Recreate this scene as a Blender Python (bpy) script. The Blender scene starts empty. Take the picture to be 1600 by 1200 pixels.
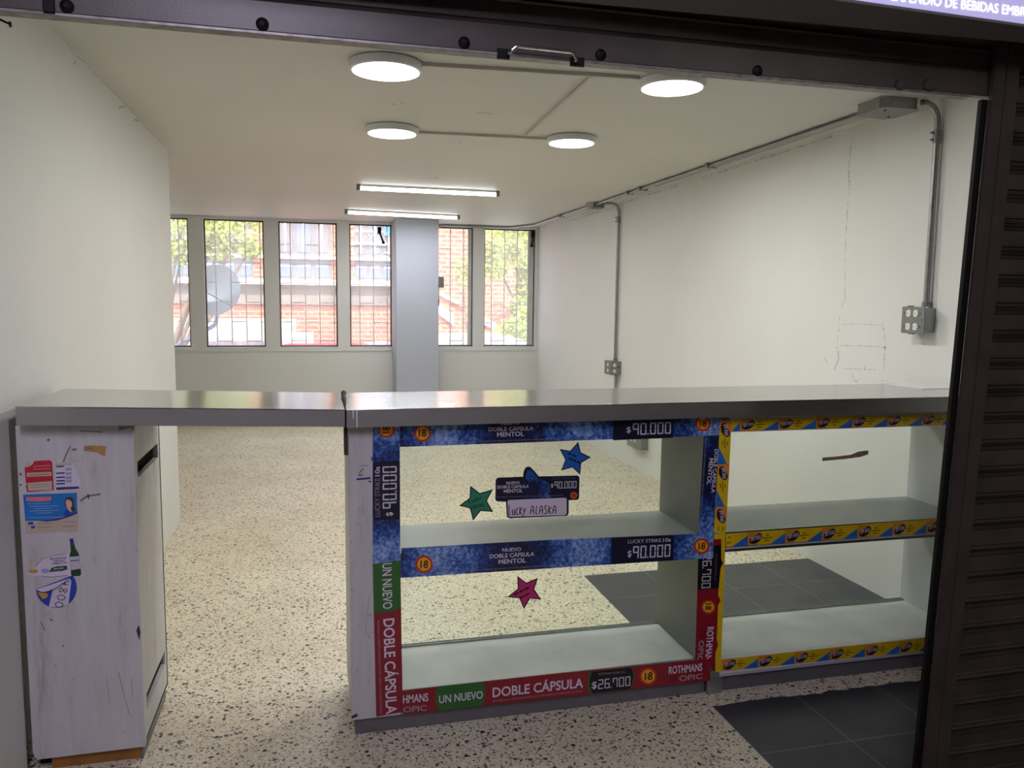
import bpy, math, random
from mathutils import Vector, Matrix
random.seed(7)
SC = bpy.context.scene
COL = SC.collection

# ------------------------------------------------------------------ camera
FPX, YAW, PITCH, ROLL, CAMH = 1237.6, -0.24717, 0.10325, 0.01117, 1.45

def _rot():
    cy, sy = math.cos(YAW), math.sin(YAW)
    cp, sp = math.cos(PITCH), math.sin(PITCH)
    cr, sr = math.cos(ROLL), math.sin(ROLL)
    rw = Matrix(((1, 0, 0), (0, 0, -1), (0, 1, 0)))
    ry = Matrix(((cy, 0, sy), (0, 1, 0), (-sy, 0, cy)))
    rp = Matrix(((1, 0, 0), (0, cp, -sp), (0, sp, cp)))
    rr = Matrix(((cr, -sr, 0), (sr, cr, 0), (0, 0, 1)))
    return rr @ rp @ ry @ rw
ROT = _rot()
cam = bpy.data.cameras.new('camera')
cam.sensor_width = 36.0
cam.lens = FPX / 1600 * 36.0
cam.clip_start = 0.02
cam_o = bpy.data.objects.new('camera', cam)
COL.objects.link(cam_o)
_r = Matrix((ROT[0], -ROT[1], -ROT[2])).transposed()
cam_o.matrix_world = Matrix.Translation((0, 0, CAMH)) @ _r.to_4x4()
SC.camera = cam_o

# ------------------------------------------------------------------ world, sun, exposure
SC.view_settings.view_transform = 'Standard'
SC.view_settings.look = 'None'
SC.view_settings.gamma = 1.0
SC.view_settings.use_curve_mapping = False
SC.view_settings.exposure = 0.0
wd = bpy.data.worlds.new('sky')
SC.world = wd
wd.use_nodes = True
_bg = wd.node_tree.nodes['Background']
_bg.inputs['Color'].default_value = (0.80, 0.90, 1.0, 1)
_bg.inputs['Strength'].default_value = 6.0

def lamp(name, kind, loc, power, color=(1, 1, 1), rot=(0, 0, 0), size=None, size_y=None, parent=None):
    l = bpy.data.lights.new(name, kind)
    l.energy = power
    l.color = color
    if kind == 'AREA':
        if size_y:
            l.shape = 'RECTANGLE'; l.size = size; l.size_y = size_y
        else:
            l.shape = 'DISK'; l.size = size
    if kind == 'SUN':
        l.angle = math.radians(0.6)
    o = bpy.data.objects.new(name, l)
    COL.objects.link(o)
    o.location = loc
    o.rotation_euler = rot
    if parent:
        o.parent = parent
        o.location = Vector(loc) - parent.matrix_world.translation
    return o
# the sun stands behind the shop and lights the houses across the street
lamp('sun', 'SUN', (0, 0, 8), 11.0, (1.0, 0.95, 0.86), (math.radians(42), 0, math.radians(-16)))
P_ROUND, P_TUBE, P_HALL = 11.2, 15.5, 47.0
LAMP_C = (0.985, 1.0, 0.95)
HALL_C = (0.80, 0.76, 1.0)
# a lamp, and an added fill, in the dark shopping-arcade hall the photograph is taken from
lamp('hall_light_and_fill', 'AREA', (-0.25, -0.35, 2.70), P_HALL, HALL_C, (math.radians(25), 0, 0), 0.5, 1.2)
lamp('hall_light_and_fill', 'AREA', (2.6, -1.6, 2.75), P_HALL * 0.45, (0.95, 0.9, 0.9), (math.radians(25), math.radians(-12), 0), 0.5, 1.2)  # unseen second lamp, added as fill for the cabinet fronts and shutter

# ------------------------------------------------------------------ pixel rays (1600x1200 frame) onto real planes
def ray(px, py):
    d = Vector(((px - 800) / FPX, (py - 600) / FPX, 1.0))
    return ROT.transposed() @ d
def on_y(p, y):
    d = ray(*p); t = y / d.y
    return Vector((d.x * t, y, CAMH + d.z * t))
def on_x(p, x):
    d = ray(*p); t = x / d.x
    return Vector((x, d.y * t, CAMH + d.z * t))
def on_z(p, z):
    d = ray(*p); t = (z - CAMH) / d.z
    return Vector((d.x * t, d.y * t, z))

# ------------------------------------------------------------------ materials
def srgb(r, g, b):
    f = lambda c: (c / 255 / 12.92) if c / 255 <= 0.04045 else ((c / 255 + 0.055) / 1.055) ** 2.4
    return (f(r), f(g), f(b), 1.0)

class NT:
    def __init__(s, name):
        s.m = bpy.data.materials.new(name); s.m.use_nodes = True
        s.t = s.m.node_tree; s.n = s.t.nodes; s.l = s.t.links
        s.b = s.n['Principled BSDF']; s.out = s.n['Material Output']
        s._co = None
    def node(s, ty, **kw):
        n = s.n.new(ty)
        for k, v in kw.items():
            if k.startswith('i_'):
                n.inputs[k[2:].replace('_', ' ')].default_value = v
            else:
                setattr(n, k, v)
        return n
    def link(s, a, b): s.l.new(a, b)
    def co(s):
        if not s._co:
            s._co = s.node('ShaderNodeNewGeometry').outputs['Position']
        return s._co
    def mapped(s, scale=(1, 1, 1), loc=(0, 0, 0), rot=(0, 0, 0)):
        n = s.node('ShaderNodeMapping')
        n.inputs['Scale'].default_value = scale; n.inputs['Location'].default_value = loc
        n.inputs['Rotation'].default_value = rot
        s.link(s.co(), n.inputs['Vector']); return n.outputs['Vector']
    def noise(s, scale, detail=3, vec=None, rough=0.5):
        n = s.node('ShaderNodeTexNoise'); n.inputs['Scale'].default_value = scale
        n.inputs['Detail'].default_value = detail; n.inputs['Roughness'].default_value = rough
        s.link(vec or s.co(), n.inputs['Vector']); return n.outputs['Fac']
    def ramp(s, fac, stops, interp='LINEAR'):
        n = s.node('ShaderNodeValToRGB'); e = n.color_ramp.elements
        n.color_ramp.interpolation = interp
        while len(e) < len(stops): e.new(0.5)
        for k, (p, c) in enumerate(stops):
            e[k].position = p; e[k].color = c if len(c) == 4 else (*c, 1)
        s.link(fac, n.inputs['Fac']); return n.outputs['Color']
    def mix(s, f, a, b):
        n = s.node('ShaderNodeMix', data_type='RGBA')
        for v, k in ((f, 0), (a, 6), (b, 7)):
            if hasattr(v, 'is_output'): s.link(v, n.inputs[k])
            else: n.inputs[k].default_value = v
        return n.outputs[2]
    def math(s, op, a, b=0.0, c=0.0):
        n = s.node('ShaderNodeMath', operation=op)
        for k, v in enumerate((a, b, c)):
            if hasattr(v, 'is_output'): s.link(v, n.inputs[k])
            else: n.inputs[k].default_value = v
        return n.outputs[0]
    def sep(s, vec=None):
        n = s.node('ShaderNodeSeparateXYZ'); s.link(vec or s.co(), n.inputs[0]); return n.outputs
    def bump(s, h, strength, dist=0.01):
        n = s.node('ShaderNodeBump'); n.inputs['Strength'].default_value = strength
        n.inputs['Distance'].default_value = dist
        s.link(h, n.inputs['Height']); s.link(n.outputs[0], s.b.inputs['Normal'])
    def color(s, c):
        if hasattr(c, 'is_output'): s.link(c, s.b.inputs['Base Color'])
        else: s.b.inputs['Base Color'].default_value = c

MATS = {}
def paint(name, c, rough=0.5, metal=0.0, var=0.06, scale=6.0, bump=0.0, bscale=60.0, coat=0.0, spec=0.5):
    """plain procedural paint / plastic / metal with a little uneven tone"""
    if name in MATS: return MATS[name]
    t = NT(name)
    a = tuple(max(0, v * (1 - var)) for v in c[:3]) + (1,)
    b = tuple(min(1, v * (1 + var)) for v in c[:3]) + (1,)
    t.color(t.ramp(t.noise(scale, 4), [(0.3, a), (0.7, b)]))
    t.b.inputs['Roughness'].default_value = rough
    t.b.inputs['Metallic'].default_value = metal
    t.b.inputs['Coat Weight'].default_value = coat
    t.b.inputs['Specular IOR Level'].default_value = spec
    if bump: t.bump(t.noise(bscale, 4), bump)
    MATS[name] = t.m
    return t.m

def emit(name, c, strength):
    t = NT(name)
    t.color((0.8, 0.8, 0.8, 1))
    t.b.inputs['Emission Color'].default_value = c
    t.b.inputs['Emission Strength'].default_value = strength
    MATS[name] = t.m
    return t.m

def wall_paint(name, c, dirt=0.35):
    t = NT(name)
    big = t.noise(0.9, 5); fine = t.noise(9, 6, rough=0.7)
    base = t.ramp(big, [(0.3, tuple(v * 0.93 for v in c[:3])), (0.7, c)])
    spots = t.ramp(fine, [(0.0, (1, 1, 1)), (0.30, (1, 1, 1)), (0.27, (1, 1, 1)), (0.70, (0, 0, 0)), (0.78, (dirt, dirt, dirt))])
    t.color(t.mix(spots, base, tuple(v * 0.86 for v in c[:3]) + (1,)) if dirt else base)
    t.b.inputs['Roughness'].default_value = 0.55
    t.bump(t.math('ADD', t.math('MULTIPLY', t.noise(3.5, 5), 1.2), t.math('MULTIPLY', t.noise(70, 3), 0.05)), 0.14, 0.012)
    MATS[name] = t.m
    return t.m

def terrazzo():
    t = NT('terrazzo')
    warp = t.node('ShaderNodeVectorMath', operation='MULTIPLY_ADD')
    nz = t.node('ShaderNodeTexNoise'); nz.inputs['Scale'].default_value = 40
    t.link(t.co(), nz.inputs['Vector'])
    t.link(nz.outputs['Color'], warp.inputs[0]); warp.inputs[1].default_value = (0.012, 0.012, 0); t.link(t.co(), warp.inputs[2])
    v = warp.outputs[0]
    def vor(scale, feature='F1'):
        n = t.node('ShaderNodeTexVoronoi', feature=feature); n.inputs['Scale'].default_value = scale
        t.link(v, n.inputs['Vector']); return n
    big, small = vor(62), vor(120)
    bs, ss = t.sep(big.outputs['Color']), t.sep(small.outputs['Color'])
    cream, tan = srgb(205, 197, 178), srgb(176, 163, 142)
    matrix = t.ramp(t.noise(2.2, 5), [(0.3, srgb(212, 203, 175)), (0.7, srgb(230, 221, 194))])
    chips = t.ramp(ss[0], [(0.0, srgb(236, 228, 206)), (0.34, srgb(210, 198, 172)), (0.52, srgb(160, 145, 124)), (0.66, srgb(222, 216, 200)), (0.78, srgb(102, 90, 82)), (0.90, srgb(172, 158, 136))], 'CONSTANT')
    m1 = t.math('LESS_THAN', small.outputs['Distance'], 0.50)
    col = t.mix(m1, matrix, chips)
    dark = t.ramp(bs[1], [(0.0, srgb(72, 64, 62)), (0.4, srgb(108, 96, 88)), (0.7, srgb(54, 49, 50))], 'CONSTANT')
    m2 = t.math('MULTIPLY', t.math('GREATER_THAN', bs[0], 0.70), t.math('LESS_THAN', big.outputs['Distance'], t.math('MULTIPLY_ADD', bs[2], 0.35, 0.14)))
    col = t.mix(m2, col, dark)
    X, Y, Z = t.sep()
    # thin divider strips of the terrazzo panels
    fx = t.math('FRACT', t.math('DIVIDE', t.math('ADD', X, 10.150), 1.0))
    ln = t.math('LESS_THAN', fx, 0.005)
    col = t.mix(t.math('MULTIPLY', ln, 0.6), col, srgb(205, 196, 178))
    dirt = t.ramp(t.noise(1.4, 6, rough=0.65), [(0.40, (1, 1, 1)), (0.72, (0.78, 0.74, 0.68))])
    mul = t.node('ShaderNodeMix', data_type='RGBA', blend_type='MULTIPLY'); mul.inputs[0].default_value = 0.6
    t.link(col, mul.inputs[6]); t.link(dirt, mul.inputs[7]); col = mul.outputs[2]
    # dark porcelain tiles laid into the terrazzo along the right wall
    edge = t.math('MULTIPLY_ADD', t.noise(14, 4), 0.05, 2.452)
    front = t.math('LESS_THAN', Y, edge)
    back = t.math('MULTIPLY', t.math('GREATER_THAN', Y, 2.60), t.math('LESS_THAN', Y, 3.882))
    mask = t.math('MULTIPLY', t.math('GREATER_THAN', X, 1.386), t.math('MAXIMUM', front, back))
    gx = t.math('FRACT', t.math('DIVIDE', t.math('SUBTRACT', X, 1.3845), 0.345))
    gy = t.math('FRACT', t.math('DIVIDE', t.math('SUBTRACT', Y, 0.4325), 0.345))
    grout = t.math('MAXIMUM', t.math('LESS_THAN', gx, 0.011), t.math('LESS_THAN', gy, 0.011))
    tile = t.ramp(t.noise(7, 5), [(0.3, srgb(52, 53, 60)), (0.7, srgb(62, 63, 70))])
    tile = t.mix(grout, tile, srgb(120, 118, 116))
    t.color(t.mix(mask, col, tile))
    rgh = t.math('MULTIPLY_ADD', t.noise(5, 4), 0.22, 0.28)
    t.link(rgh, t.b.inputs['Roughness'])
    t.bump(t.math('MULTIPLY', t.noise(90, 2), 1.0), 0.05, 0.003)
    return t.m

def steel(name, c=(0.50, 0.50, 0.50), rough=0.16, stretch=(2, 60, 60)):
    t = NT(name)
    t.color(t.ramp(t.noise(3, 5), [(0.3, tuple(v * 0.86 for v in c)), (0.7, c)]))
    t.b.inputs['Metallic'].default_value = 1.0
    r = t.math('MULTIPLY_ADD', t.noise(2.0, 4, t.mapped(stretch)), 0.10, rough - 0.04)
    t.link(r, t.b.inputs['Roughness'])
    t.bump(t.noise(1.0, 3, t.mapped((0.6, 1.2, 1.0))), 0.10, 0.02)
    MATS[name] = t.m
    return t.m

def glass(name, tint, dust_haze=0.05, ior=1.45):
    """thin pane: clear, reflecting at grazing angles, with a veil of dirt, thickened on windows into overexposure haze"""
    t = NT(name)
    t.n.remove(t.b)
    tr = t.node('ShaderNodeBsdfTransparent'); tr.inputs['Color'].default_value = tint
    gl = t.node('ShaderNodeBsdfGlossy'); gl.inputs['Roughness'].default_value = 0.02
    fr = t.node('ShaderNodeFresnel'); fr.inputs['IOR'].default_value = ior
    geo = t.node('ShaderNodeNewGeometry')
    once = t.math('MULTIPLY', fr.outputs[0], t.math('SUBTRACT', 1.0, geo.outputs['Backfacing']))    # the thin pane mirrors once, at its outer face
    m = t.node('ShaderNodeMixShader'); t.link(once, m.inputs[0]); t.link(tr.outputs[0], m.inputs[1]); t.link(gl.outputs[0], m.inputs[2])
    df = t.node('ShaderNodeBsdfDiffuse'); df.inputs['Color'].default_value = (0.8, 0.8, 0.78, 1)
    tl = t.node('ShaderNodeBsdfTranslucent'); tl.inputs['Color'].default_value = (0.85, 0.86, 0.85, 1)
    md = t.node('ShaderNodeMixShader'); md.inputs[0].default_value = 0.6
    t.link(df.outputs[0], md.inputs[1]); t.link(tl.outputs[0], md.inputs[2])
    m2 = t.node('ShaderNodeMixShader')
    f = t.math('MULTIPLY_ADD', t.noise(3.0, 6, t.mapped((2.5, 2.5, 0.7)), 0.65), dust_haze, dust_haze * 0.5)
    t.link(f, m2.inputs[0]); t.link(m.outputs[0], m2.inputs[1]); t.link(md.outputs[0], m2.inputs[2])
    t.link(m2.outputs[0], t.out.inputs['Surface'])
    return t.m

def brick(name):
    t = NT(name)
    n = t.node('ShaderNodeTexBrick')
    n.inputs['Color1'].default_value = srgb(200, 112, 84); n.inputs['Color2'].default_value = srgb(176, 92, 70)
    n.inputs['Mortar'].default_value = srgb(206, 150, 128)
    n.inputs['Scale'].default_value = 1.0; n.inputs['Mortar Size'].default_value = 0.012
    n.inputs['Brick Width'].default_value = 0.25; n.inputs['Row Height'].default_value = 0.082
    mp = t.node('ShaderNodeMapping'); mp.inputs['Rotation'].default_value = (math.radians(90), 0, 0)
    t.link(t.co(), mp.inputs['Vector']); t.link(mp.outputs[0], n.inputs['Vector'])
    mul = t.node('ShaderNodeMix', data_type='RGBA', blend_type='MULTIPLY'); mul.inputs[0].default_value = 0.7
    t.link(n.outputs['Color'], mul.inputs[6]); t.link(t.ramp(t.noise(1.5, 6), [(0.3, (0.75, 0.75, 0.75)), (0.7, (1, 1, 1))]), mul.inputs[7])
    t.color(mul.outputs[2]); t.b.inputs['Roughness'].default_value = 0.9
    return t.m

def ice(name, axis, dark_at, period):
    """printed frosty blue pattern that fades to navy where the prices stand"""
    t = NT(name)
    A = t.sep()[axis]
    w = t.math('COSINE', t.math('MULTIPLY', t.math('SUBTRACT', A, dark_at), 2 * math.pi / period))
    base = t.math('MULTIPLY_ADD', w, -0.5, 0.5)
    n1 = t.noise(75, 8, rough=0.75); n2 = t.noise(16, 3)
    v = t.math('ADD', t.math('MULTIPLY', base, 0.62), t.math('MULTIPLY', t.math('SUBTRACT', n1, 0.5), 1.7))
    v = t.math('ADD', v, t.math('MULTIPLY', t.math('SUBTRACT', n2, 0.5), 0.55))
    t.color(t.ramp(v, [(0.0, srgb(14, 20, 52)), (0.22, srgb(22, 40, 96)), (0.42, srgb(44, 84, 158)), (0.62, srgb(110, 146, 204)), (0.85, srgb(176, 192, 226))]))
    t.b.inputs['Roughness'].default_value = 0.35
    MATS[name] = t.m
    return t.m

def worn_white(name):
    t = NT(name)
    n = t.noise(2.0, 6, t.mapped((9, 9, 1.2)), 0.7)
    c = t.ramp(n, [(0.30, srgb(205, 203, 204)), (0.60, srgb(192, 188, 190)), (0.74, srgb(160, 146, 140))])
    s = t.ramp(t.noise(26, 5, rough=0.7), [(0.62, (0, 0, 0)), (0.72, (0.55, 0.55, 0.55))])
    t.color(t.mix(s, c, srgb(128, 116, 116)))
    t.b.inputs['Roughness'].default_value = 0.42
    return t.m

M_TERR = terrazzo()
M_WALL = wall_paint('white_wall_paint', srgb(226, 226, 223), 0.0)
M_CEIL = wall_paint('ceiling_paint', srgb(210, 207, 200), 0.0)
M_COLUMN = wall_paint('lavender_grey_column', srgb(182, 186, 200), 0.0)  # column coloured more lavender than the walls
M_HALL = paint('hall_plaster', srgb(150, 146, 150), 0.8)
M_STEEL = steel('brushed_steel')
M_APRON = steel('scuffed_steel', (0.42, 0.41, 0.40), 0.42)
M_STEEL_D = steel('dull_steel', (0.30, 0.30, 0.31), 0.38)
M_GALV = paint('galvanised_steel', srgb(150, 152, 150), 0.38, 0.75, 0.12, 30)
M_GALV_D = paint('painted_grey_steel', srgb(128, 130, 128), 0.45, 0.3, 0.08, 20)
M_WORN = worn_white('worn_white_laminate')
M_PANEL = paint('grey_green_panel', srgb(112, 116, 108), 0.5, 0, 0.08, 3)
M_SHELF = paint('grey_shelf_board', srgb(124, 126, 122), 0.35, 0, 0.14, 5)
M_DECK = paint('pale_deck_board', srgb(190, 192, 188), 0.4, 0, 0.12, 6)
M_PALE = paint('pale_panel', srgb(188, 190, 190), 0.45, 0, 0.05, 4)
M_KICK = paint('grey_kick_plate', srgb(112, 110, 114), 0.45, 0.3, 0.12, 8)
M_WOOD = paint('bare_brown_wood', srgb(150, 100, 40), 0.6, 0, 0.3, 14)
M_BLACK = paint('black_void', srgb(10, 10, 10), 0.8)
M_DARKWOOD = paint('dark_wood_strip', srgb(58, 42, 36), 0.6)
M_SHUT = paint('dark_brown_shutter_paint', srgb(66, 57, 51), 0.40, 0.0, 0.2, 9, 0.05, 300)
M_SHUT_K = paint('black_shutter_steel', srgb(17, 15, 15), 0.6, 0.0, spec=0.2)
M_RAIL = paint('worn_bottom_flange', srgb(128, 122, 118), 0.45, 0.5, 0.35, 40)
M_CHROME = paint('wire_steel', srgb(160, 158, 155), 0.25, 1.0)
M_WHITE = paint('white_plastic', srgb(225, 226, 228), 0.4)
M_SOCKET = paint('white_socket_plastic', srgb(232, 232, 222), 0.35)
M_SOFFIT = paint('grey_sign_housing', srgb(120, 116, 112), 0.5, 0.2, 0.05, 5)
M_FRAME = paint('dark_window_frame', srgb(92, 82, 76), 0.5)
M_BAR = paint('grille_bar_paint', srgb(92, 80, 76), 0.5)
M_REVEAL = paint('grey_white_reveal', srgb(196, 196, 190), 0.5)
M_GLASS = glass('cabinet_glass', (0.935, 0.965, 0.94, 1), 0.022)
M_WGLASS = glass('dusty_hazy_glass', (0.93, 0.94, 0.95, 1), 0.21)  # veil thickened to lay overexposure haze over the street view
M_LED = emit('lit_led_diffuser', (1.0, 0.99, 0.94, 1), 9.0)
M_TUBE = emit('lit_led_tube', (0.97, 0.99, 1.0, 1), 9.0)
M_SIGN = emit('lit_violet_sign_face', (0.30, 0.28, 0.62, 1), 0.8)
M_SIGNB = emit('lit_blue_sign_face', (0.05, 0.12, 0.55, 1), 0.5)
M_SIGNW = emit('lit_white_lettering', (0.95, 0.95, 1.0, 1), 1.6)
M_BRICK = brick('sunlit_brick')
M_CONC = paint('stained_concrete', srgb(118, 108, 100), 0.9, 0, 0.3, 3)
M_LEDGE = paint('white_ledge_paint', srgb(240, 236, 226), 0.8)
M_SILLGREY = paint('grey_window_wall', srgb(112, 106, 110), 0.7, 0, 0.1, 2)
M_BLUEGREY = paint('blue_grey_glazing', srgb(104, 114, 140), 0.3)
M_BLUE = paint('bright_blue_panel', srgb(60, 130, 200), 0.5)
M_LEAF = paint('tree_leaves', srgb(165, 178, 76), 0.6, 0, 0.45, 3)
M_BARK = paint('bark', srgb(110, 90, 70), 0.9)
M_ROAD = paint('street_asphalt', srgb(130, 124, 124), 0.9, 0, 0.15, 2)
M_DISH = paint('grey_blue_dish', srgb(72, 86, 96), 0.5)
M_RED = paint('red_car_paint', srgb(190, 40, 50), 0.3, 0, 0.05, 4, coat=0.5)
M_CARW = paint('white_car_paint', srgb(230, 230, 230), 0.3, 0, 0.05, 4, coat=0.5)
M_TYRE = paint('tyre_rubber', srgb(30, 30, 30), 0.8)
# printing inks
I_ICEX = ice('ice_print_across', 0, 0.655, 0.485)
I_ICEZ = ice('ice_print_upright', 2, 0.835, 0.50)
I_ICER = ice('ice_print_right_upright', 2, 0.86, 0.60)
I_NAVY = paint('ink_navy', srgb(16, 18, 46), 0.35)
I_WHITE = paint('ink_white', srgb(214, 208, 222), 0.4)
I_GREY = paint('ink_pale_grey', srgb(150, 146, 158), 0.4)
I_DIM = paint('ink_dim_grey', srgb(96, 92, 110), 0.4)
I_RED = paint('ink_dark_red', srgb(138, 26, 40), 0.3, 0, 0.1)
I_REDD = paint('ink_deep_red', srgb(90, 20, 30), 0.3)
I_SIGNRED = paint('ink_sign_red', srgb(190, 44, 28), 0.35)
I_SIGNYEL = paint('ink_sign_yellow', srgb(236, 166, 30), 0.35)
I_BLACK = paint('ink_black', srgb(14, 13, 18), 0.35)
I_GREEN = paint('ink_green', srgb(46, 104, 40), 0.3, 0, 0.1)
I_YEL = paint('ink_yellow', srgb(226, 190, 20), 0.35, 0, 0.08, 30)
I_ORA = paint('ink_orange', srgb(224, 142, 44), 0.35, 0, 0.08, 30)
I_SKY = paint('ink_sky_blue', srgb(40, 112, 196), 0.35, 0, 0.25, 60)
I_OLIVE = paint('ink_olive_text', srgb(112, 92, 20), 0.4)
I_BEAN = paint('ink_dark_violet', srgb(26, 16, 40), 0.35)
I_STARB = paint('paper_blue', srgb(0, 92, 178), 0.6)
I_STARG = paint('paper_green', srgb(40, 132, 96), 0.6)
I_STARP = paint('paper_pink', srgb(196, 40, 112), 0.6)
I_EDGE = paint('marker_dark', srgb(18, 16, 30), 0.6)
I_PLATE = paint('paper_lilac_white', srgb(212, 200, 218), 0.5)
I_BADGE = paint('ink_rust_orange', srgb(200, 84, 40), 0.4)
I_CAP = paint('ink_capsule_blue', srgb(24, 84, 150), 0.35, 0, 0.3, 60)
I_RPAPER = paint('sticker_red', srgb(186, 34, 52), 0.45)
I_BEIGE = paint('sticker_beige', srgb(196, 178, 160), 0.5)
I_BLUEFLY = paint('flyer_blue', srgb(22, 116, 196), 0.4, 0, 0.12, 20)
I_PURP = paint('flyer_purple', srgb(70, 40, 120), 0.4)
I_PINK = paint('flyer_pink', srgb(226, 120, 130), 0.4)
I_SKIN = paint('flyer_skin_tone', srgb(226, 180, 150), 0.5)
I_HAIR = paint('flyer_brown_hair', srgb(70, 44, 36), 0.5)
I_BLUEBAR = paint('sticker_blue_bars', srgb(44, 52, 120), 0.45)
I_LBLUE = paint('sticker_pale_blue', srgb(150, 160, 200), 0.45)
I_BGREEN = paint('bottle_green', srgb(40, 66, 36), 0.3, 0, 0.3, 60)
I_BOTLAB = paint('bottle_label', srgb(190, 186, 196), 0.4)
I_DGREEN = paint('oval_dark_green', srgb(24, 84, 56), 0.4)
I_GOLD = paint('ink_gold', srgb(196, 150, 60), 0.4)
I_ROYAL = paint('ink_royal_blue', srgb(36, 66, 170), 0.4)
I_TAPE = paint('brown_tape', srgb(176, 132, 74), 0.5, 0, 0.2, 40)
I_GLUE = paint('dark_glue_residue', srgb(150, 124, 112), 0.7, 0, 0.25, 60)
I_SCUFF = paint('grey_scuff', srgb(120, 112, 118), 0.7)

# ------------------------------------------------------------------ mesh building
class MB:
    def __init__(s): s.v, s.f, s.mi, s.sm, s.mats = [], [], [], [], []
    def _m(s, m):
        if m not in s.mats: s.mats.append(m)
        return s.mats.index(m)
    def add(s, vs, fs, m, smooth=False):
        o = len(s.v); k = s._m(m)
        s.v += [Vector(v) for v in vs]
        for f in fs:
            s.f.append([o + i for i in f]); s.mi.append(k); s.sm.append(smooth)
    def box(s, x0, x1, y0, y1, z0, z1, m):
        vs = [(x, y, z) for z in (z0, z1) for y in (y0, y1) for x in (x0, x1)]
        s.add(vs, [(0, 2, 3, 1), (4, 5, 7, 6), (0, 1, 5, 4), (2, 6, 7, 3), (0, 4, 6, 2), (1, 3, 7, 5)], m)
        return s
    def prism(s, pts, off, m, smooth=False):
        """closed polygon pts extruded by vector off"""
        n = len(pts); a = [Vector(p) for p in pts]; b = [p + Vector(off) for p in a]
        s.add(a + b, [tuple(range(n))[::-1], tuple(range(n, 2 * n))], m)
        s.add(a + b, [(i, (i + 1) % n, n + (i + 1) % n, n + i) for i in range(n)], m, smooth)
        return s
    def flat(s, pts, m):
        s.add(pts, [tuple(range(len(pts)))], m); return s
    def tube(s, path, r, m, seg=12, caps=True):
        path = [Vector(p) for p in path]; n = len(path); rings = []
        up = None
        for i, p in enumerate(path):
            d = (path[min(i + 1, n - 1)] - path[max(i - 1, 0)]).normalized()
            if up is None:
                up = d.orthogonal().normalized()
            up = (up - d * up.dot(d)).normalized()
            w = d.cross(up)
            rr = r[i] if isinstance(r, (list, tuple)) else r
            rings.append([p + (up * math.cos(a) + w * math.sin(a)) * rr for a in [2 * math.pi * k / seg for k in range(seg)]])
        vs = [v for q in rings for v in q]; fs = []
        for i in range(n - 1):
            for k in range(seg):
                fs.append((i * seg + k, i * seg + (k + 1) % seg, (i + 1) * seg + (k + 1) % seg, (i + 1) * seg + k))
        s.add(vs, fs, m, True)
        if caps: s.add(rings[0] + rings[-1], [tuple(range(seg))[::-1], tuple(range(seg, 2 * seg))], m)
        return s
    def lathe(s, c, prof, m, seg=48, axis=2):
        """profile of (radius, height) about an axis through c"""
        c = Vector(c); vs = []; fs = []
        for r, h in prof:
            for k in range(seg):
                a = 2 * math.pi * k / seg; p = [0, 0, 0]
                p[axis] = h; p[(axis + 1) % 3] = r * math.cos(a); p[(axis + 2) % 3] = r * math.sin(a)
                vs.append(c + Vector(p))
        for i in range(len(prof) - 1):
            for k in range(seg):
                fs.append((i * seg + k, i * seg + (k + 1) % seg, (i + 1) * seg + (k + 1) % seg, (i + 1) * seg + k))
        s.add(vs, fs, m, True)
        for j in (0, len(prof) - 1):
            if prof[j][0] > 1e-4:
                q = vs[j * seg:(j + 1) * seg]; s.add(q, [tuple(range(seg))], m)
        return s
    def build(s, name, parent=None, bevel=0.0, kind=None, origin=None):
        me = bpy.data.meshes.new(name)
        if parent is not None: o0 = world_of(parent)
        elif origin is not None: o0 = Vector(origin)
        else:
            lo = [min(v[k] for v in s.v) for k in range(3)]; hi = [max(v[k] for v in s.v) for k in range(3)]
            o0 = Vector(((lo[0] + hi[0]) / 2, (lo[1] + hi[1]) / 2, lo[2]))
        me.from_pydata([v - o0 for v in s.v], [], s.f)
        for m in s.mats: me.materials.append(m)
        me.polygons.foreach_set('material_index', s.mi)
        me.polygons.foreach_set('use_smooth', s.sm)
        me.validate(); me.update()
        if any(s.sm): me.set_sharp_from_angle(angle=math.radians(40))
        o = bpy.data.objects.new(name, me); COL.objects.link(o)
        if parent is not None: o.parent = parent
        else: o.location = o0
        ORG[o.name] = o0
        if bevel:
            b = o.modifiers.new('bevel', 'BEVEL'); b.width = bevel; b.segments = 2; b.limit_method = 'ANGLE'; b.angle_limit = math.radians(50)
        if kind: o['kind'] = kind
        return o
ORG = {}
def world_of(o): return ORG[o.name]

def tag(o, label, cat, group=None):
    o['label'] = label; o['category'] = cat
    if group: o['group'] = group
    return o
def thing(name, loc, label, cat, group=None):
    o = bpy.data.objects.new(name, None); o.empty_display_size = 0.1
    COL.objects.link(o); o.location = loc; ORG[o.name] = Vector(loc)
    bpy.context.view_layer.update()
    return tag(o, label, cat, group)
def part(o, label): o['label'] = label; return o
def bx(*a): return MB().box(*a)
def bend(points, r, n=6):
    """round the corners of a polyline"""
    P = [Vector(p) for p in points]; out = [P[0]]
    for i in range(1, len(P) - 1):
        a = (P[i - 1] - P[i]).normalized(); b = (P[i + 1] - P[i]).normalized()
        p0, p1 = P[i] + a * r, P[i] + b * r
        for k in range(n + 1):
            t = k / n; out.append(p0 * (1 - t) ** 2 + P[i] * 2 * t * (1 - t) + p1 * t * t)
    out.append(P[-1]); return out

# ------------------------------------------------------------------ the room
XL, XR, YB, ZC = -0.857, 2.75, 9.617, 2.375
YS = 1.80                                   # plane of the roller shutters
bx(-4.0, 5.0, -3.6, 9.62, -0.12, 0.0, M_TERR).build('floor', kind='structure', origin=(0, 0, 0))
bx(-2.75, 2.90, 1.86, 9.80, ZC, ZC + 0.15, M_CEIL).build('ceiling', kind='structure')
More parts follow.
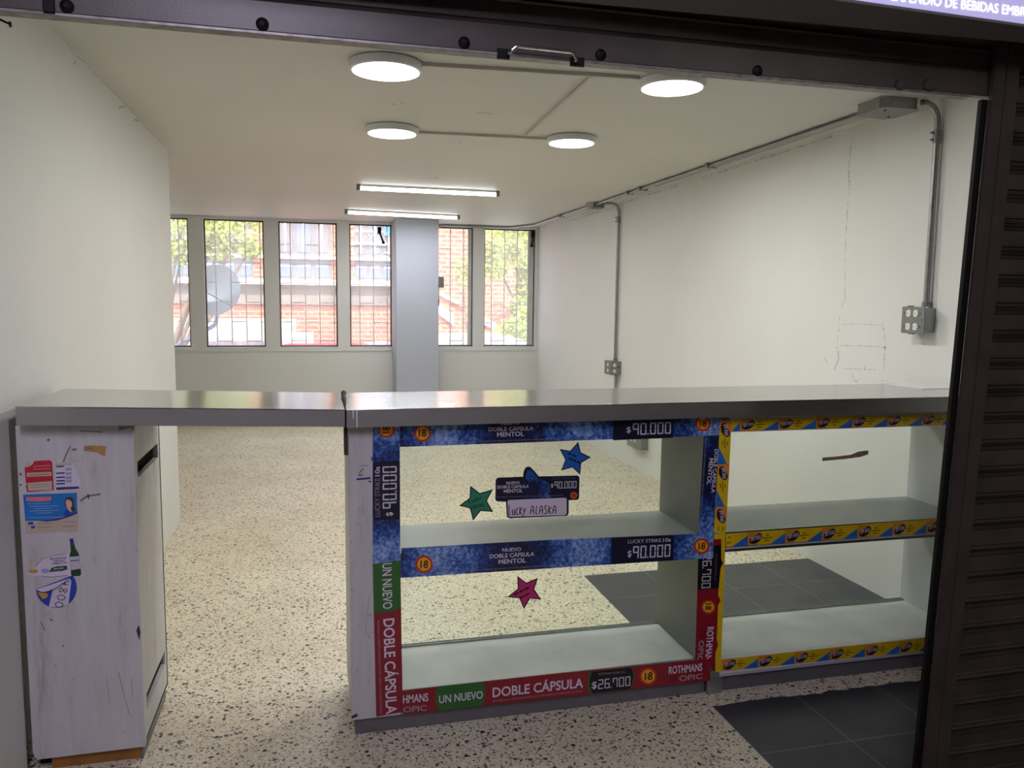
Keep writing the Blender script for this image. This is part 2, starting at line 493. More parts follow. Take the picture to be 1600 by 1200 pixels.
# the left wall, cut back a little where the pillar cabinet is let into it
b = MB()
yn0, yn1, zn = on_x((24, 850), XL).y, 3.0, 1.093
b.box(XL - 0.2, XL, 1.86, yn0, 0, ZC, M_WALL); b.box(XL - 0.2, XL, yn1, 5.436, 0, ZC, M_WALL)
b.box(XL - 0.2, XL, yn0, yn1, zn, ZC, M_WALL); b.box(XL - 0.2, XL - 0.07, yn0, yn1, 0, zn, M_WALL)
b.build('wall_left', kind='structure')
bx(-2.75, XL - 0.2, 5.236, 5.436, 0, ZC, M_WALL).build('wall_recess', kind='structure')
bx(-2.75, -2.6, 5.436, 9.80, 0, ZC, M_WALL).build('wall_far_left', kind='structure')
wr = bx(XR, XR + 0.15, 1.86, 9.80, 0, ZC, M_WALL).build('wall_right', kind='structure')
# back wall with six tall openings
WIN = [(-1.80, -1.338), (-1.178, -0.527), (-0.366, 0.294), (0.436, 0.932), (1.44, 1.918), (2.062, 2.705)]
ZS, ZT = 0.897, 2.345
b = MB()
b.box(-2.6, XR, YB, YB + 0.16, 0, ZS, M_WALL); b.box(-2.6, XR, YB, YB + 0.16, ZT, ZC, M_WALL)
xs = [-2.6] + [v for w in WIN for v in w] + [XR]
for k in range(0, len(xs), 2): b.box(xs[k], xs[k + 1], YB, YB + 0.16, ZS, ZT, M_WALL)
b.build('wall_back', kind='structure')
bx(0.935, 1.425, 9.17, YB, 0, ZC, M_COLUMN).build('wall_column', kind='structure', bevel=0.006)
bx(-2.6, 0.935, YB - 0.012, YB, ZS - 0.052, ZS - 0.036, M_WALL).build('trim_1', kind='structure')
bx(1.425, XR, YB - 0.012, YB, ZS - 0.052, ZS - 0.036, M_WALL).build('trim_2', kind='structure')

def window(n, x0, x1, left_bar):
    f = MB(); y0, y1 = YB + 0.045, YB + 0.075; t = 0.016
    for a in ((x0, x0 + t, ZS, ZT), (x1 - t, x1, ZS, ZT), (x0, x1, ZS, ZS + t), (x0, x1, ZT - t, ZT)):
        f.box(a[0], a[1], y0, y1, a[2], a[3], M_FRAME)
    w = f.build('window_%d' % n, kind='structure')
    bx(x0 + t, x1 - t, y0 + 0.012, y0 + 0.016, ZS + t, ZT - t, M_WGLASS).build('pane', w)
    g = MB(); yg = YB + 0.125
    pitch = 0.164; x = left_bar; cols = [x0 + 0.005]
    while x < x1 - 0.03:
        cols.append(x); x += pitch
    cols.append(x1 - 0.005)
    for c in cols[1:-1]: g.box(c - 0.006, c + 0.006, yg, yg + 0.01, ZS, ZT, M_BAR)
    for k in range(len(cols) - 1):
        z = 2.09 if (k % 2 == 0) else 1.865
        while z > ZS + 0.05:
            g.box(cols[k], cols[k + 1], yg - 0.001, yg + 0.009, z - 0.005, z + 0.005, M_BAR); z -= 0.452
    g.build('grille', w)
    return w
gx = lambda px: on_y((px, 440), YB + 0.13).x
bars = [gx(281), gx(337.5), gx(454.5), gx(562), gx(703.5), gx(768)]
bars[0] -= 0.164 * 2
windows = [window(k + 1, a, c, bars[k]) for k, (a, c) in enumerate(WIN)]
# the pale sash stiles of the two right-hand windows
bx(1.86, 1.902, YB + 0.02, YB + 0.05, ZS + 0.016, ZT - 0.016, M_REVEAL).build('sash_stile', windows[4])
bx(2.62, 2.689, YB + 0.02, YB + 0.05, ZS + 0.016, ZT - 0.016, M_REVEAL).build('sash_stile', windows[5])
def opener(px, w, flip):
    c = on_y(px, YB - 0.01); g = MB()
    g.box(c.x - 0.02, c.x + 0.022, c.y, c.y + 0.06, c.z - 0.02, c.z + 0.055, M_SHUT_K)
    g.tube([(c.x, c.y + 0.02, c.z), (c.x + 0.02 * flip, c.y + 0.005, c.z - 0.06), (c.x + 0.045 * flip, c.y + 0.01, c.z - 0.12)], 0.011, M_SHUT_K, 8)
    g.lathe((c.x + 0.045 * flip, c.y - 0.005, c.z - 0.125), [(0.018, 0), (0.018, 0.03)], M_SHUT_K, 12, 1)
    part(g.build('window_opener', w), 'dark metal opener arm')
opener((593, 362), windows[3], 1)
opener((833, 368), windows[5], -0.3)

# the arcade hall the photograph is taken from
bx(-4.0, XL - 0.2, 1.86, 2.06, 0, 2.9, M_HALL).build('wall_front', kind='structure')
bx(XR + 0.15, 5.0, 1.86, 2.06, 0, 2.9, M_HALL).build('wall_front_right', kind='structure')
bx(XL - 0.2, XR + 0.15, 1.90, 2.06, ZC + 0.15, 2.9, M_HALL).build('wall_above_shutter', kind='structure')
bx(-4.15, -4.0, -3.6, 2.06, 0, 2.9, M_HALL).build('wall_hall_left', kind='structure')
bx(5.0, 5.15, -3.6, 2.06, 0, 2.9, M_HALL).build('wall_hall_right', kind='structure')
bx(-4.15, 5.15, -3.75, -3.6, 0, 2.9, M_HALL).build('wall_hall_back', kind='structure')
bx(-4.15, 5.15, -3.75, 2.06, 2.9, 3.0, M_HALL).build('ceiling_hall', kind='structure')

# plaster cracks and a patched square on the right wall
def ribbon(pts, w, m, mb, nrm):
    """a thin strip following pts on a surface whose normal is nrm"""
    pts = [Vector(p) for p in pts]; n = Vector(nrm)
    for a, c in zip(pts, pts[1:]):
        d = (c - a).normalized().cross(n) * (w / 2)
        mb.add([a - d, a + d, c + d, c - d], [(0, 1, 2, 3)], m)
def crack_mat(name, c, lo, sc):
    t = NT(name); t.color(c); t.b.inputs['Roughness'].default_value = 0.9
    t.link(t.ramp(t.noise(sc, 5, rough=0.7), [(lo, (0, 0, 0)), (lo + 0.12, (1, 1, 1))]), t.b.inputs['Alpha'])
    return t.m
M_CRACK = crack_mat('plaster_crack', srgb(194, 192, 187), 0.42, 45)
M_SEAM = crack_mat('plaster_seam', srgb(216, 215, 211), 0.44, 18)
g = MB(); wx = XR - 0.0004
def wl(seq, w, m=M_CRACK): ribbon([on_x(p, wx) for p in seq], w, m, g, (-1, 0, 0))
wl([(1333, 205), (1328, 240), (1326, 270), (1328, 300)], 0.012, M_SEAM)
wl([(1326, 300), (1321, 380), (1320, 470)], 0.006, M_SEAM)
wl([(1313, 507), (1340, 506), (1378, 508)], 0.005, M_SEAM); wl([(1312, 540), (1345, 540), (1384, 543)], 0.007, M_SEAM)
wl([(1314, 576), (1376, 578)], 0.005, M_SEAM); wl([(1379, 503), (1383, 535), (1381, 570), (1378, 600)], 0.010, M_SEAM)
wl([(1318, 470), (1312, 495), (1310, 520), (1307, 545)], 0.006, M_SEAM); wl([(1309, 548), (1311, 560), (1303, 578)], 0.009)
wl([(1332, 577), (1333, 590), (1338, 598), (1342, 592)], 0.006); wl([(1288, 560), (1293, 567)], 0.008, M_SEAM); wl([(1351, 572), (1352, 580)], 0.008, M_SEAM)
wl([(1096, 278), (1180, 251), (1260, 226), (1310, 210)], 0.010, M_SEAM)
wl([(890, 345), (940, 330), (1000, 308), (1060, 290)], 0.010, M_SEAM)
g.build('plaster_crack', wr)
g = MB(); wl0 = bpy.data.objects['wall_left']; xw = XL + 0.0004
def ll(seq, w): ribbon([on_x(p, xw) for p in seq], w, M_CRACK, g, (1, 0, 0))
ll([(78, 39), (100, 62), (118, 86), (133, 98), (150, 117), (165, 132), (185, 152), (205, 174), (232, 203), (260, 230)], 0.004)
ll([(118, 95), (117, 101)], 0.012); ll([(186, 168), (196, 166)], 0.008); ll([(210, 187), (217, 189)], 0.008)
g.build('plaster_crack', wl0)
g = MB()
for q in (((668, 279), (674, 278)), ((679, 277), (684, 280)), ((715, 223), (720, 224)), ((745, 176), (772, 178)), ((610, 163), (634, 161))):
    ribbon([on_z(p, ZC - 0.0004) for p in q], 0.02, M_CRACK if q[0][0] < 700 and q[0][0] > 650 else M_SEAM, g, (0, 0, -1))
g.build('ceiling_mark', bpy.data.objects['ceiling'])

# ------------------------------------------------------------------ lamps on the ceiling
def ceiling_lamp(c, r, label, power):
    t = thing('ceiling_lamp', (c.x, c.y, ZC), label, 'ceiling lamp', 'round ceiling lamps')
    h = MB(); z = ZC
    h.lathe((c.x, c.y, 0), [(r * 0.93, z), (r, z - 0.004), (r, z - 0.028), (r - 0.004, z - 0.034), (r - 0.012, z - 0.036)], M_WHITE, 64)
    h.build('housing', t)
    MB().lathe((c.x, c.y, 0), [(r - 0.012, z - 0.0365), (r * 0.6, z - 0.0385), (0.001, z - 0.039)], M_LED, 64).build('diffuser', t)
    lamp('lamp_light', 'AREA', (c.x, c.y, z - 0.045), power, LAMP_C, (0, 0, 0), 2 * r - 0.03, parent=t)
    return t
LP = [((603, 113), 0.142, 'round white LED ceiling lamp, lit, largest and nearest at the left'),
      ((1050, 139), 0.137, 'round white LED ceiling lamp, lit, at the right just under the shutter edge'),
      ((612.5, 210), 0.139, 'round white LED ceiling lamp, lit, behind the largest lamp'),
      ((893, 225), 0.137, 'round white LED ceiling lamp, lit, at the end of the second cable run, far right')]
lamps_at = []
for (p, r, lb), k_ in zip(LP, (0.42, 0.85, 0.55, 1.6)):
    c = on_z(p, ZC - 0.037); lamps_at.append(c); ceiling_lamp(c, r, lb, P_ROUND * k_)

def tube_lamp(p0, p1, label):
    a, c = on_z(p0, ZC - 0.04), on_z(p1, ZC - 0.04)
    mid = (a + c) / 2; d = (c - a).normalized(); L = (c - a).length; n = Vector((-d.y, d.x, 0))
    t = thing('led_tube_lamp', (mid.x, mid.y, ZC), label, 'tube lamp', 'LED tube lamps')
    def bar(h0, h1, w, z0, z1, m, mb):
        P = [mid + d * h0 - n * w, mid + d * h1 - n * w, mid + d * h1 + n * w, mid + d * h0 + n * w]
        mb.prism([(p.x, p.y, z0) for p in P], (0, 0, z1 - z0), m)
    h = MB(); bar(-L / 2, L / 2, 0.017, ZC - 0.018, ZC, M_WHITE, h)
    h.build('housing', t, 0.002)
    for s in (-1, 1):
        e = MB(); bar(min(s * L / 2, s * (L / 2 - 0.03)), max(s * L / 2, s * (L / 2 - 0.03)), 0.019, ZC - 0.047, ZC, M_GALV_D, e)
        e.build('end_cap', t, 0.003)
    q0, q1 = mid - d * (L / 2 - 0.032), mid + d * (L / 2 - 0.032)
    MB().tube([(q0.x, q0.y, ZC - 0.032), (q1.x, q1.y, ZC - 0.032)], 0.0145, M_TUBE, 16).build('diffuser', t)
    l = lamp('tube_light', 'AREA', (mid.x, mid.y, ZC - 0.052), P_TUBE, (0.96, 0.98, 1.0), (0, 0, math.atan2(d.y, d.x)), L - 0.08, 0.03, parent=t)
tube_lamp((557, 295.5), (780, 306), 'slim lit LED tube lamp on the ceiling, the nearer of the two')
tube_lamp((539, 333), (718, 342), 'slim lit LED tube lamp close to the windows, the farther of the two')

M_DUCT = paint('painted_duct', srgb(196, 193, 186), 0.5)
# ------------------------------------------------------------------ cable runs
def raceway(p0, p1, label):
    a, c = on_z(p0, ZC - 0.008), on_z(p1, ZC - 0.008)
    d = (c - a).normalized(); n = Vector((-d.y, d.x, 0)) * 0.007
    m = MB(); m.prism([Vector((v.x, v.y, ZC - 0.014)) for v in (a - n, c - n, c + n, a + n)], (0, 0, 0.014), M_DUCT)
    o = m.build('cable_raceway', bevel=0.003)
    tag(o, label, 'cable duct', 'cable ducts between the ceiling lamps')
raceway((659, 101), (1000, 122), 'thin white cable duct on the ceiling joining the two nearest round lamps')
raceway((655, 207), (856, 217), 'thin white cable duct on the ceiling joining the two farther round lamps')
raceway((924, 119), (823, 211), 'thin white cable duct running back across the ceiling between two other ducts')

xc, zc = 2.563, ZC - 0.016
NEAR, FAR = Vector((2.56, 3.20, 0)), Vector((2.575, 7.10, 0))
t = thing('conduit', (xc, 5.0, zc), 'long grey metal conduit running along the ceiling beside the right wall', 'conduit', 'metal conduits')
MB().tube([(xc, 3.305, zc), (xc, 7.028, zc)], 0.0125, M_GALV, 10).build('pipe', t)
MB().tube([(xc, 7.172, zc), (xc, 9.08, zc)], 0.0125, M_GALV, 10).build('pipe', t)
t_long = t
t = thing('conduit', (2.0, 9.56, zc), 'grey metal conduit above the right-hand windows, bending down beside the column', 'conduit', 'metal conduits')
pts = bend([(xc, 9.085, zc), (xc, 9.12, zc), (2.35, 9.56, zc), (1.50, 9.56, zc), (1.447, 9.59, zc - 0.06), (1.447, 9.595, 1.76)], 0.05)
MB().tube(pts, 0.0125, M_GALV, 10).build('pipe', t)
t = t_long
g = MB(); g.tube([(xc + 0.033, 3.305, zc), (xc + 0.033, 5.8, zc)], 0.0125, M_GALV, 10)
g.build('pipe', t)
for y in (4.88, 6.0, 6.25, 8.1):
    MB().box(xc - 0.03, xc + 0.05 if y < 6.1 else xc + 0.03, y - 0.012, y + 0.012, zc - 0.016, ZC, M_GALV).build('pipe_clip', t, 0.002)

def junction(c, s, label):
    t = thing('junction_box', (c.x, c.y, ZC), label, 'junction box', 'metal junction boxes')
    o = MB()
    k = s * 0.28
    prof = [(-s + k, -s), (s - k, -s), (s, -s + k), (s, s - k), (s - k, s), (-s + k, s), (-s, s - k), (-s, -s + k)]
    o.prism([(c.x + x, c.y + y, ZC - 0.045) for x, y in prof], (0, 0, 0.045), M_GALV); o.build('box', t, 0.002)
    part(MB().prism([(c.x + x * 1.03, c.y + y * 1.03, ZC - 0.049) for x, y in prof], (0, 0, 0.004), M_GALV_D).build('cover', t), 'flat grey cover plate')
    for q in ((-0.5, -0.5), (0.5, 0.5)):
        MB().lathe((c.x + q[0] * s, c.y + q[1] * s, 0), [(0.006, ZC - 0.049), (0.005, ZC - 0.053)], M_SHUT_K, 10).build('screw', t)
junction(NEAR, 0.10, 'octagonal metal junction box at the ceiling corner, right under the shutter')
junction(FAR, 0.07, 'octagonal metal junction box on the ceiling, half way along the right wall')

def drop(y, ztop, zbot, xbox, label):
    t = thing('conduit', (XR - 0.02, y, zbot), label, 'conduit', 'metal conduits')
    xw_ = XR - 0.022
    MB().tube(bend([(xbox, y, ztop), (xw_, y, ztop), (xw_, y, zbot)], 0.09, 10), 0.0135, M_GALV, 12).build('pipe', t)
    z = ztop - 0.17
    g = MB(); g.tube([(xw_, y, z), (xw_, y, z + 0.055)], 0.0175, M_GALV_D, 12)
    for dz in (0.012, 0.043): g.tube([(xw_ - 0.02, y, z + dz), (xw_ - 0.034, y, z + dz)], 0.005, M_GALV_D, 8)
    g.build('coupling', t)
    MB().tube([(xw_, y, zbot), (xw_, y, zbot + 0.022)], 0.0185, M_GALV_D, 12).build('connector', t)
drop(3.075, ZC - 0.024, 1.449, NEAR.x + 0.104, 'grey metal conduit bending down the right wall to the nearer socket box')
drop(6.90, ZC - 0.024, 0.915, FAR.x + 0.02, 'grey metal conduit bending down the right wall to the farther socket box')

def socket_face(t, c, u, v, n):
    """one round-ended white receptacle: u, v span the face, n points out"""
    u, v, n = Vector(u), Vector(v), Vector(n); m = MB()
    pts = []
    for k in range(24):
        a = 2 * math.pi * k / 24
        pts.append(c + u * (max(-0.0145, min(0.0145, 0.017 * math.cos(a)))) + v * 0.0165 * math.sin(a))
    m.prism(pts, n * 0.003, M_SOCKET)
    s = m.build('receptacle', t)
    h = MB()
    for (a, bq, w, hh) in ((0.0055, 0.006, 0.0035, 0.001), (0.0055, -0.006, 0.0035, 0.001), (-0.008, 0, 0.0025, 0.0022)):
        q = c + u * a + v * bq + n * 0.0034
        h.flat([q - u * w - v * hh, q + u * w - v * hh, q + u * w + v * hh, q - u * w + v * hh], I_BLACK)
    h.build('slot_dark', s)

# nearer box: two duplex outlets facing into the room
y0, y1, z0, z1, xf = 3.030, 3.172, 1.326, 1.449, 2.683
t = thing('socket_box', (XR, (y0 + y1) / 2, z0), 'grey metal box with four white sockets on the right wall', 'power socket', 'wall socket boxes')
bx(xf + 0.006, XR, y0 + 0.006, y1 - 0.012, z0 + 0.006, z1 - 0.006, M_GALV).build('box', t, 0.003)
bx(xf, xf + 0.006, y0, y1, z0, z1, M_GALV_D).build('cover_plate', t, 0.001)
for zz in (1.357, 1.418):
    for yy in (3.082, 3.127):
        socket_face(t, Vector((xf, yy, zz)), (0, -1, 0), (0, 0, 1), (-1, 0, 0))
    for yy in (3.054, 3.155): MB().lathe((xf, yy, zz), [(0.003, 0.0), (0.0028, -0.0015)], I_BLACK, 8, 0).build('screw', t)
MB().lathe((xf, 3.045, 1.389), [(0.004, 0.0), (0.0035, -0.002)], M_CHROME, 10, 0).build('screw', t)
for a, c in ((y1 - 0.02, z1), (y1 - 0.035, z0 - 0.004)):
    bx(xf + 0.01, xf + 0.03, a - 0.02, a, c, c + 0.004, I_BLACK).build('bracket_ear', t)
# farther box with a second plate on its side
y0, y1, z0, z1, xf = 6.80, 6.98, 0.795, 0.915, 2.66
t = thing('socket_box', (XR, (y0 + y1) / 2, z0), 'small metal box with white sockets low on the far right wall', 'power socket', 'wall socket boxes')
bx(xf, XR, y0 + 0.006, y1, z0, z1, M_GALV).build('box', t, 0.003)
bx(xf - 0.005, xf, y0, y1, z0 - 0.004, z1 + 0.004, M_GALV_D).build('cover_plate', t, 0.001)
bx(xf, XR + 0.0, y0, y0 + 0.006, z0 - 0.002, z1 + 0.002, M_GALV_D).build('side_plate', t, 0.001)
for zz in (0.828, 0.882):
    socket_face(t, Vector((xf - 0.005, 6.89, zz)), (0, -1, 0), (0, 0, 1), (-1, 0, 0))
    socket_face(t, Vector((xf + 0.024, y0, zz)), (1, 0, 0), (0, 0, 1), (0, -1, 0))
MB().lathe((xf + 0.066, y0, 0.866), [(0.008, 0.002), (0.008, -0.001)], I_BLACK, 12, 1).build('knockout_hole', t)
t = thing('conduit', (XR - 0.02, 6.86, 0.30), 'short grey conduit below the farther socket box down to a low box', 'conduit', 'metal conduits')
MB().tube([(XR - 0.025, 6.86, 0.795), (XR - 0.025, 6.86, 0.32)], 0.0125, M_GALV, 10).build('pipe', t)
MB().tube([(XR - 0.025, 6.86, 0.775), (XR - 0.025, 6.86, 0.795)], 0.018, M_GALV_D, 10).build('connector', t)
t = thing('socket_box', (XR, 6.35, 0.2), 'metal socket box near the floor seen through the cabinet glass beside the blue star', 'power socket', 'wall socket boxes')
bx(2.69, XR, 6.15, 6.45, 0.21, 0.33, M_GALV_D).build('box', t, 0.003)
bx(2.684, 2.69, 6.14, 6.46, 0.205, 0.335, M_GALV).build('cover_plate', t, 0.001)
for yy in (6.36, 6.28): socket_face(t, Vector((2.684, yy, 0.27)), (0, -1, 0), (0, 0, 1), (-1, 0, 0))
# switch gear at the column
t = thing('switch_box', (1.45, 9.55, 1.6), 'small grey electric box at the column edge beside a window', 'electric box')
p = on_y((688, 441), 9.56)
bx(p.x - 0.055, p.x + 0.04, 9.53, YB, p.z - 0.065, p.z + 0.065, M_GALV_D).build('box', t, 0.004)
bx(p.x - 0.048, p.x + 0.033, 9.526, 9.53, p.z - 0.058, p.z + 0.058, M_GALV).build('cover_plate', t, 0.002)
bx(p.x - 0.045, p.x - 0.01, 9.56, YB, p.z - 0.20, p.z - 0.065, M_WHITE).build('duct', t, 0.003)
bx(p.x - 0.05, p.x - 0.012, 9.55, YB, p.z - 0.29, p.z - 0.20, M_SHUT_K).build('plug', t, 0.004)
# nail in the left wall by the shutter
g = MB(); a = on_x((0, 29), XL + 0.02); c = on_x((16, 38), XL + 0.05)
g.tube([(XL - 0.01, a.y - 0.03, a.z + 0.005), (XL + 0.05, c.y, c.z)], 0.003, M_SHUT_K, 8)
g.lathe((XL + 0.05, c.y, c.z), [(0.008, -0.002), (0.008, 0.002)], M_SHUT_K, 10, 0)
tag(g.build('nail'), 'dark nail sticking out of the left wall under the shutter', 'nail')

# ------------------------------------------------------------------ counter
YF = 2.552                                   # front plane of the cabinets
# pillar cabinet at the left wall
t = thing('pillar_cabinet', (-0.685, 2.76, 0), 'narrow white pillar cabinet with peeling stickers, standing at the left wall', 'cabinet')
g = MB()
front = [(-0.838, 0.058), (-0.832, 0.048), (-0.527, 0.050), (-0.527, 1.052), (-0.545, 1.074), (-0.842, 1.076), (-0.842, 0.075)]
g.prism([(x, 2.56, z) for x, z in front], (0, 0.018, 0), M_WORN)
g.box(-0.84, -0.829, 2.578, 2.985, 0.05, 1.072, M_WORN)
g.box(-0.84, -0.53, 2.967, 2.985, 0.05, 1.072, M_WORN)
g.box(-0.84, -0.53, 2.578, 2.985, 0.05, 0.064, M_WORN)
g.box(-0.84, -0.53, 2.578, 2.985, 1.056, 1.072, M_WORN)
g.build('body', t, 0.002)
g = MB()                                     # right side with two letterbox slots
ys = [2.578, 2.615, 2.945, 2.985]; zs = [0.05, 0.143, 0.193, 0.896, 0.946, 1.056]
for i in range(3):
    for j in range(5):
        if i == 1 and j in (1, 3): continue
        g.box(-0.545, -0.53, ys[i], ys[i + 1], zs[j], zs[j + 1], M_WORN)
g.build('side_panel', t)
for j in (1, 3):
    part(bx(-0.66, -0.60, 2.59, 2.966, zs[j] - 0.07, zs[j + 1] + 0.07, M_BLACK).build('slot_dark', t), 'black slab standing in for the dark inside')  # black backing painted in for the darkness inside the cabinet
part(bx(-0.80, -0.545, 2.585, 2.97, 0.0, 0.05, M_WOOD).build('plinth', t, 0.002), 'bare brown wooden plinth')
part(bx(-0.5445, -0.538, 2.58, 2.98, 0.0, 0.05, M_KICK).build('plinth_side', t), 'grey plinth facing')
bx(-0.842, -0.80, 2.62, 2.97, 0.0, 0.05, M_BLACK).build('plinth_gap_shade', t)  # solid black box standing in for the shade beside the plinth
# torn bits on the front of the pillar
def scuff(parent, quads, name='scuff', y=2.5594):
    for seq, w, m in quads:
        g = MB(); ribbon([on_y(p, y) for p in seq], w, m, g, (0, -1, 0)); g.build(name, parent)
scuff(t, [([(110, 697), (103, 711), (99, 722)], 0.004, I_SCUFF), ([(124, 673), (140, 674), (160, 675)], 0.003, I_SCUFF),
          ([(125, 783), (137, 775), (157, 772)], 0.006, I_SCUFF), ([(74, 686), (77, 689)], 0.008, I_SCUFF), ([(31, 739), (33, 743)], 0.006, I_SCUFF),
          ([(31, 757), (33, 758)], 0.005, I_BLACK), ([(112, 703), (120, 702)], 0.006, I_SCUFF), ([(137, 772), (139, 780)], 0.004, I_SCUFF),
          ([(185, 1050), (192, 1080), (198, 1100), (203, 1118)], 0.0016, I_GLUE), ([(204, 1060), (208, 1090)], 0.0014, I_GLUE), ([(166, 1060), (172, 1100)], 0.0014, I_GLUE),
          ([(78, 967), (82, 970)], 0.005, I_SCUFF), ([(64, 972), (70, 986)], 0.003, I_SCUFF), ([(97, 1008), (100, 1010)], 0.004, I_SCUFF)])
g = MB(); g.flat([on_y(p, 2.5592) for p in ((213, 985), (217, 976), (219.5, 988), (217.5, 1001))], M_DARKWOOD)
g.build('chipped_edge', t)

# lifting flap, its left end propped a little high
t = thing('counter_flap', (-0.37, 2.72, 1.06), 'stainless steel lifting flap of the counter, over the passage at the left', 'counter flap')
def flap_slab(x0, x1, y0, y1, h0, h1, m, mb):
    tl = lambda x: 1.112 + (0.077 - x) * 0.0325
    P = [(x, y, tl(x) + h) for h in (h0, h1) for y in (y0, y1) for x in (x0, x1)]
    mb.add(P, [(0, 2, 3, 1), (4, 5, 7, 6), (0, 1, 5, 4), (2, 6, 7, 3), (0, 4, 6, 2), (1, 3, 7, 5)], m)
g = MB(); flap_slab(-0.817, 0.0935, 2.492, 2.955, -0.003, 0.0, M_STEEL, g); g.build('top_sheet', t)
g = MB(); flap_slab(-0.817, 0.0935, 2.492, 2.496, -0.054, -0.003, M_APRON, g)
flap_slab(-0.817, -0.813, 2.496, 2.955, -0.054, -0.003, M_APRON, g); flap_slab(-0.813, 0.0935, 2.951, 2.955, -0.054, -0.003, M_APRON, g)
g.build('edge_apron', t)
g = MB(); flap_slab(-0.806, 0.075, 2.497, 2.95, -0.049, -0.0035, M_DARKWOOD, g); g.build('core_board', t)
part(MB().prism([(-0.56, 2.53, 1.057), (-0.515, 2.53, 1.070), (-0.515, 2.53, 1.083), (-0.56, 2.53, 1.083)], (0, 0.028, 0), M_GALV_D).build('hinge_block', t), 'small grey block under the flap')

# steel top over the two display cabinets
t = thing('worktop', (1.4, 2.72, 1.05), 'long stainless steel worktop over the two display cabinets', 'worktop')
bx(0.099, XR - 0.004, 2.487, 2.955, 1.108, 1.111, M_STEEL).build('top_sheet', t, 0.001)
g = MB(); g.box(0.099, XR - 0.004, 2.487, 2.491, 1.055, 1.108, M_APRON); g.box(0.103, XR - 0.004, 2.951, 2.955, 1.055, 1.108, M_APRON)
g.box(0.099, 0.103, 2.491, 2.951, 1.055, 1.108, M_APRON); g.build('edge_apron', t)
bx(0.110, XR - 0.01, 2.493, 2.949, 1.058, 1.107, M_DARKWOOD).build('core_board', t)
g = MB()
for pp in ([(552, 641), (552, 654)], [(557.5, 641), (558, 668)]): ribbon([on_y(p, 2.4865) for p in pp], 0.004, M_WHITE, g, (0, -1, 0))
part(g.build('paint_drip', t), 'white paint drips on the front edge')
g = MB(); g.prism([on_z(p, 1.1112) for p in ((1385, 601), (1418, 598), (1460, 597), (1490, 600), (1490, 607), (1440, 608))], (0, 0, 0.0012), M_WHITE)
part(g.build('paint_smear', t), 'white paint smear at the wall end')
# torn rubber seal sticking up out of the joint, whose dark gap is filled black
g = MB(); c = Vector((0.094, 2.49, 1.10))
g.box(0.0940, 0.0985, 2.4885, 2.62, 1.056, 1.1095, M_BLACK)  # black strip put in for the dark open joint
g.tube([(0.0985, 2.58, 1.1095), (0.1005, 2.64, 1.1135), (0.102, 2.72, 1.1155), (0.100, 2.77, 1.1155), (0.102, 2.82, 1.118), (0.1045, 2.86, 1.121)], [0.002, 0.004, 0.006, 0.004, 0.007, 0.010], M_BLACK, 8)
part(g.build('joint_seal_and_gap', t), 'torn black seal sticking up in the joint, its dark gap filled black')

# display cabinets
def display_cabinet(x0, x1, xin0, xin1, lmat, rmat, label, post):
    t = thing('display_cabinet', ((x0 + x1) / 2, 2.74, 0), label, 'display cabinet')
    yb = 2.94
    bx(x0, xin0, YF + 0.006, yb, 0.062, 1.055, lmat).build('side_panel', t, 0.002)
    bx(xin1, x1, YF + 0.006, yb, 0.062, 1.055, rmat).build('side_panel', t, 0.002)
    bx(xin0, xin1, YF + 0.012, yb, 0.064, 0.130, M_DECK).build('bottom_board', t, 0.002)
    bx(xin0, xin1, YF + 0.012, yb, 0.582, 0.604, M_SHELF).build('shelf', t, 0.002)
    bx(xin0, xin1, YF + 0.012, yb, 1.035, 1.055, M_PANEL).build('top_board', t, 0.002)
    g = MB()
    g.box(xin0, xin1, yb - 0.022, yb - 0.019, 0.130, 0.138, M_GALV); g.box(xin0, xin1, yb - 0.008, yb - 0.005, 0.130, 0.138, M_GALV)
    part(g.build('door_track', t), 'thin metal track along the back edge')
    bx(x0 + 0.012, x1, YF + 0.02, yb - 0.02, 0.0, 0.0635, M_KICK).build('kick_plate', t, 0.002)
    bx(xin0 - 0.012, xin1 + 0.012, YF + 0.001, YF + 0.006, 0.14, 1.04, M_GLASS).build('glass_pane', t)
    if post: bx(x0 + 0.0, x0 + 0.062, YF + 0.004, YF + 0.03, 0.0, 0.066, M_GALV).build('foot_post', t, 0.002)
    return t
CA = display_cabinet(0.108, 1.405, 0.150, 1.372, M_WORN, M_PANEL, 'white-sided glass display cabinet with paper stars on its glass, middle of the counter', False)
CB = display_cabinet(1.409, 2.63, 1.445, 2.57, M_PANEL, M_PALE, 'glass display cabinet with yellow price strips, at the right end of the counter', True)
# fronts: rails and stiles
g = MB()
g.box(0.108, 0.270, YF, YF + 0.012, 0.062, 1.055, M_WORN); g.box(1.352, 1.405, YF, YF + 0.012, 0.062, 1.055, M_PANEL)
for za, zb in ((0.985, 1.055), (0.540, 0.620), (0.062, 0.143)): g.box(0.270, 1.352, YF - 0.0003, YF + 0.012, za, zb, M_PANEL)
g.build('front_frame', CA)
g = MB()
g.box(1.409, 1.455, YF, YF + 0.012, 0.066, 1.055, M_PANEL); g.box(2.57, 2.63, YF, YF + 0.012, 0.066, 1.055, M_PALE)
g.box(1.455, 2.57, YF - 0.0003, YF + 0.012, 0.990, 1.055, M_PALE)
g.box(1.455, 2.57, YF - 0.0003, YF + 0.012, 0.066, 0.132, M_PALE)
g.build('front_frame', CB)
g = MB(); g.box(1.455, 2.57, YF - 0.004, YF + 0.012, 0.546, 0.621, M_STEEL_D)
g.box(1.455, 2.57, YF - 0.006, YF - 0.0035, 0.5565, 0.5625, M_PALE); g.box(1.455, 2.57, YF - 0.002, YF - 0.0003, 0.078, 0.087, M_WHITE)
g.build('price_rail', CB)
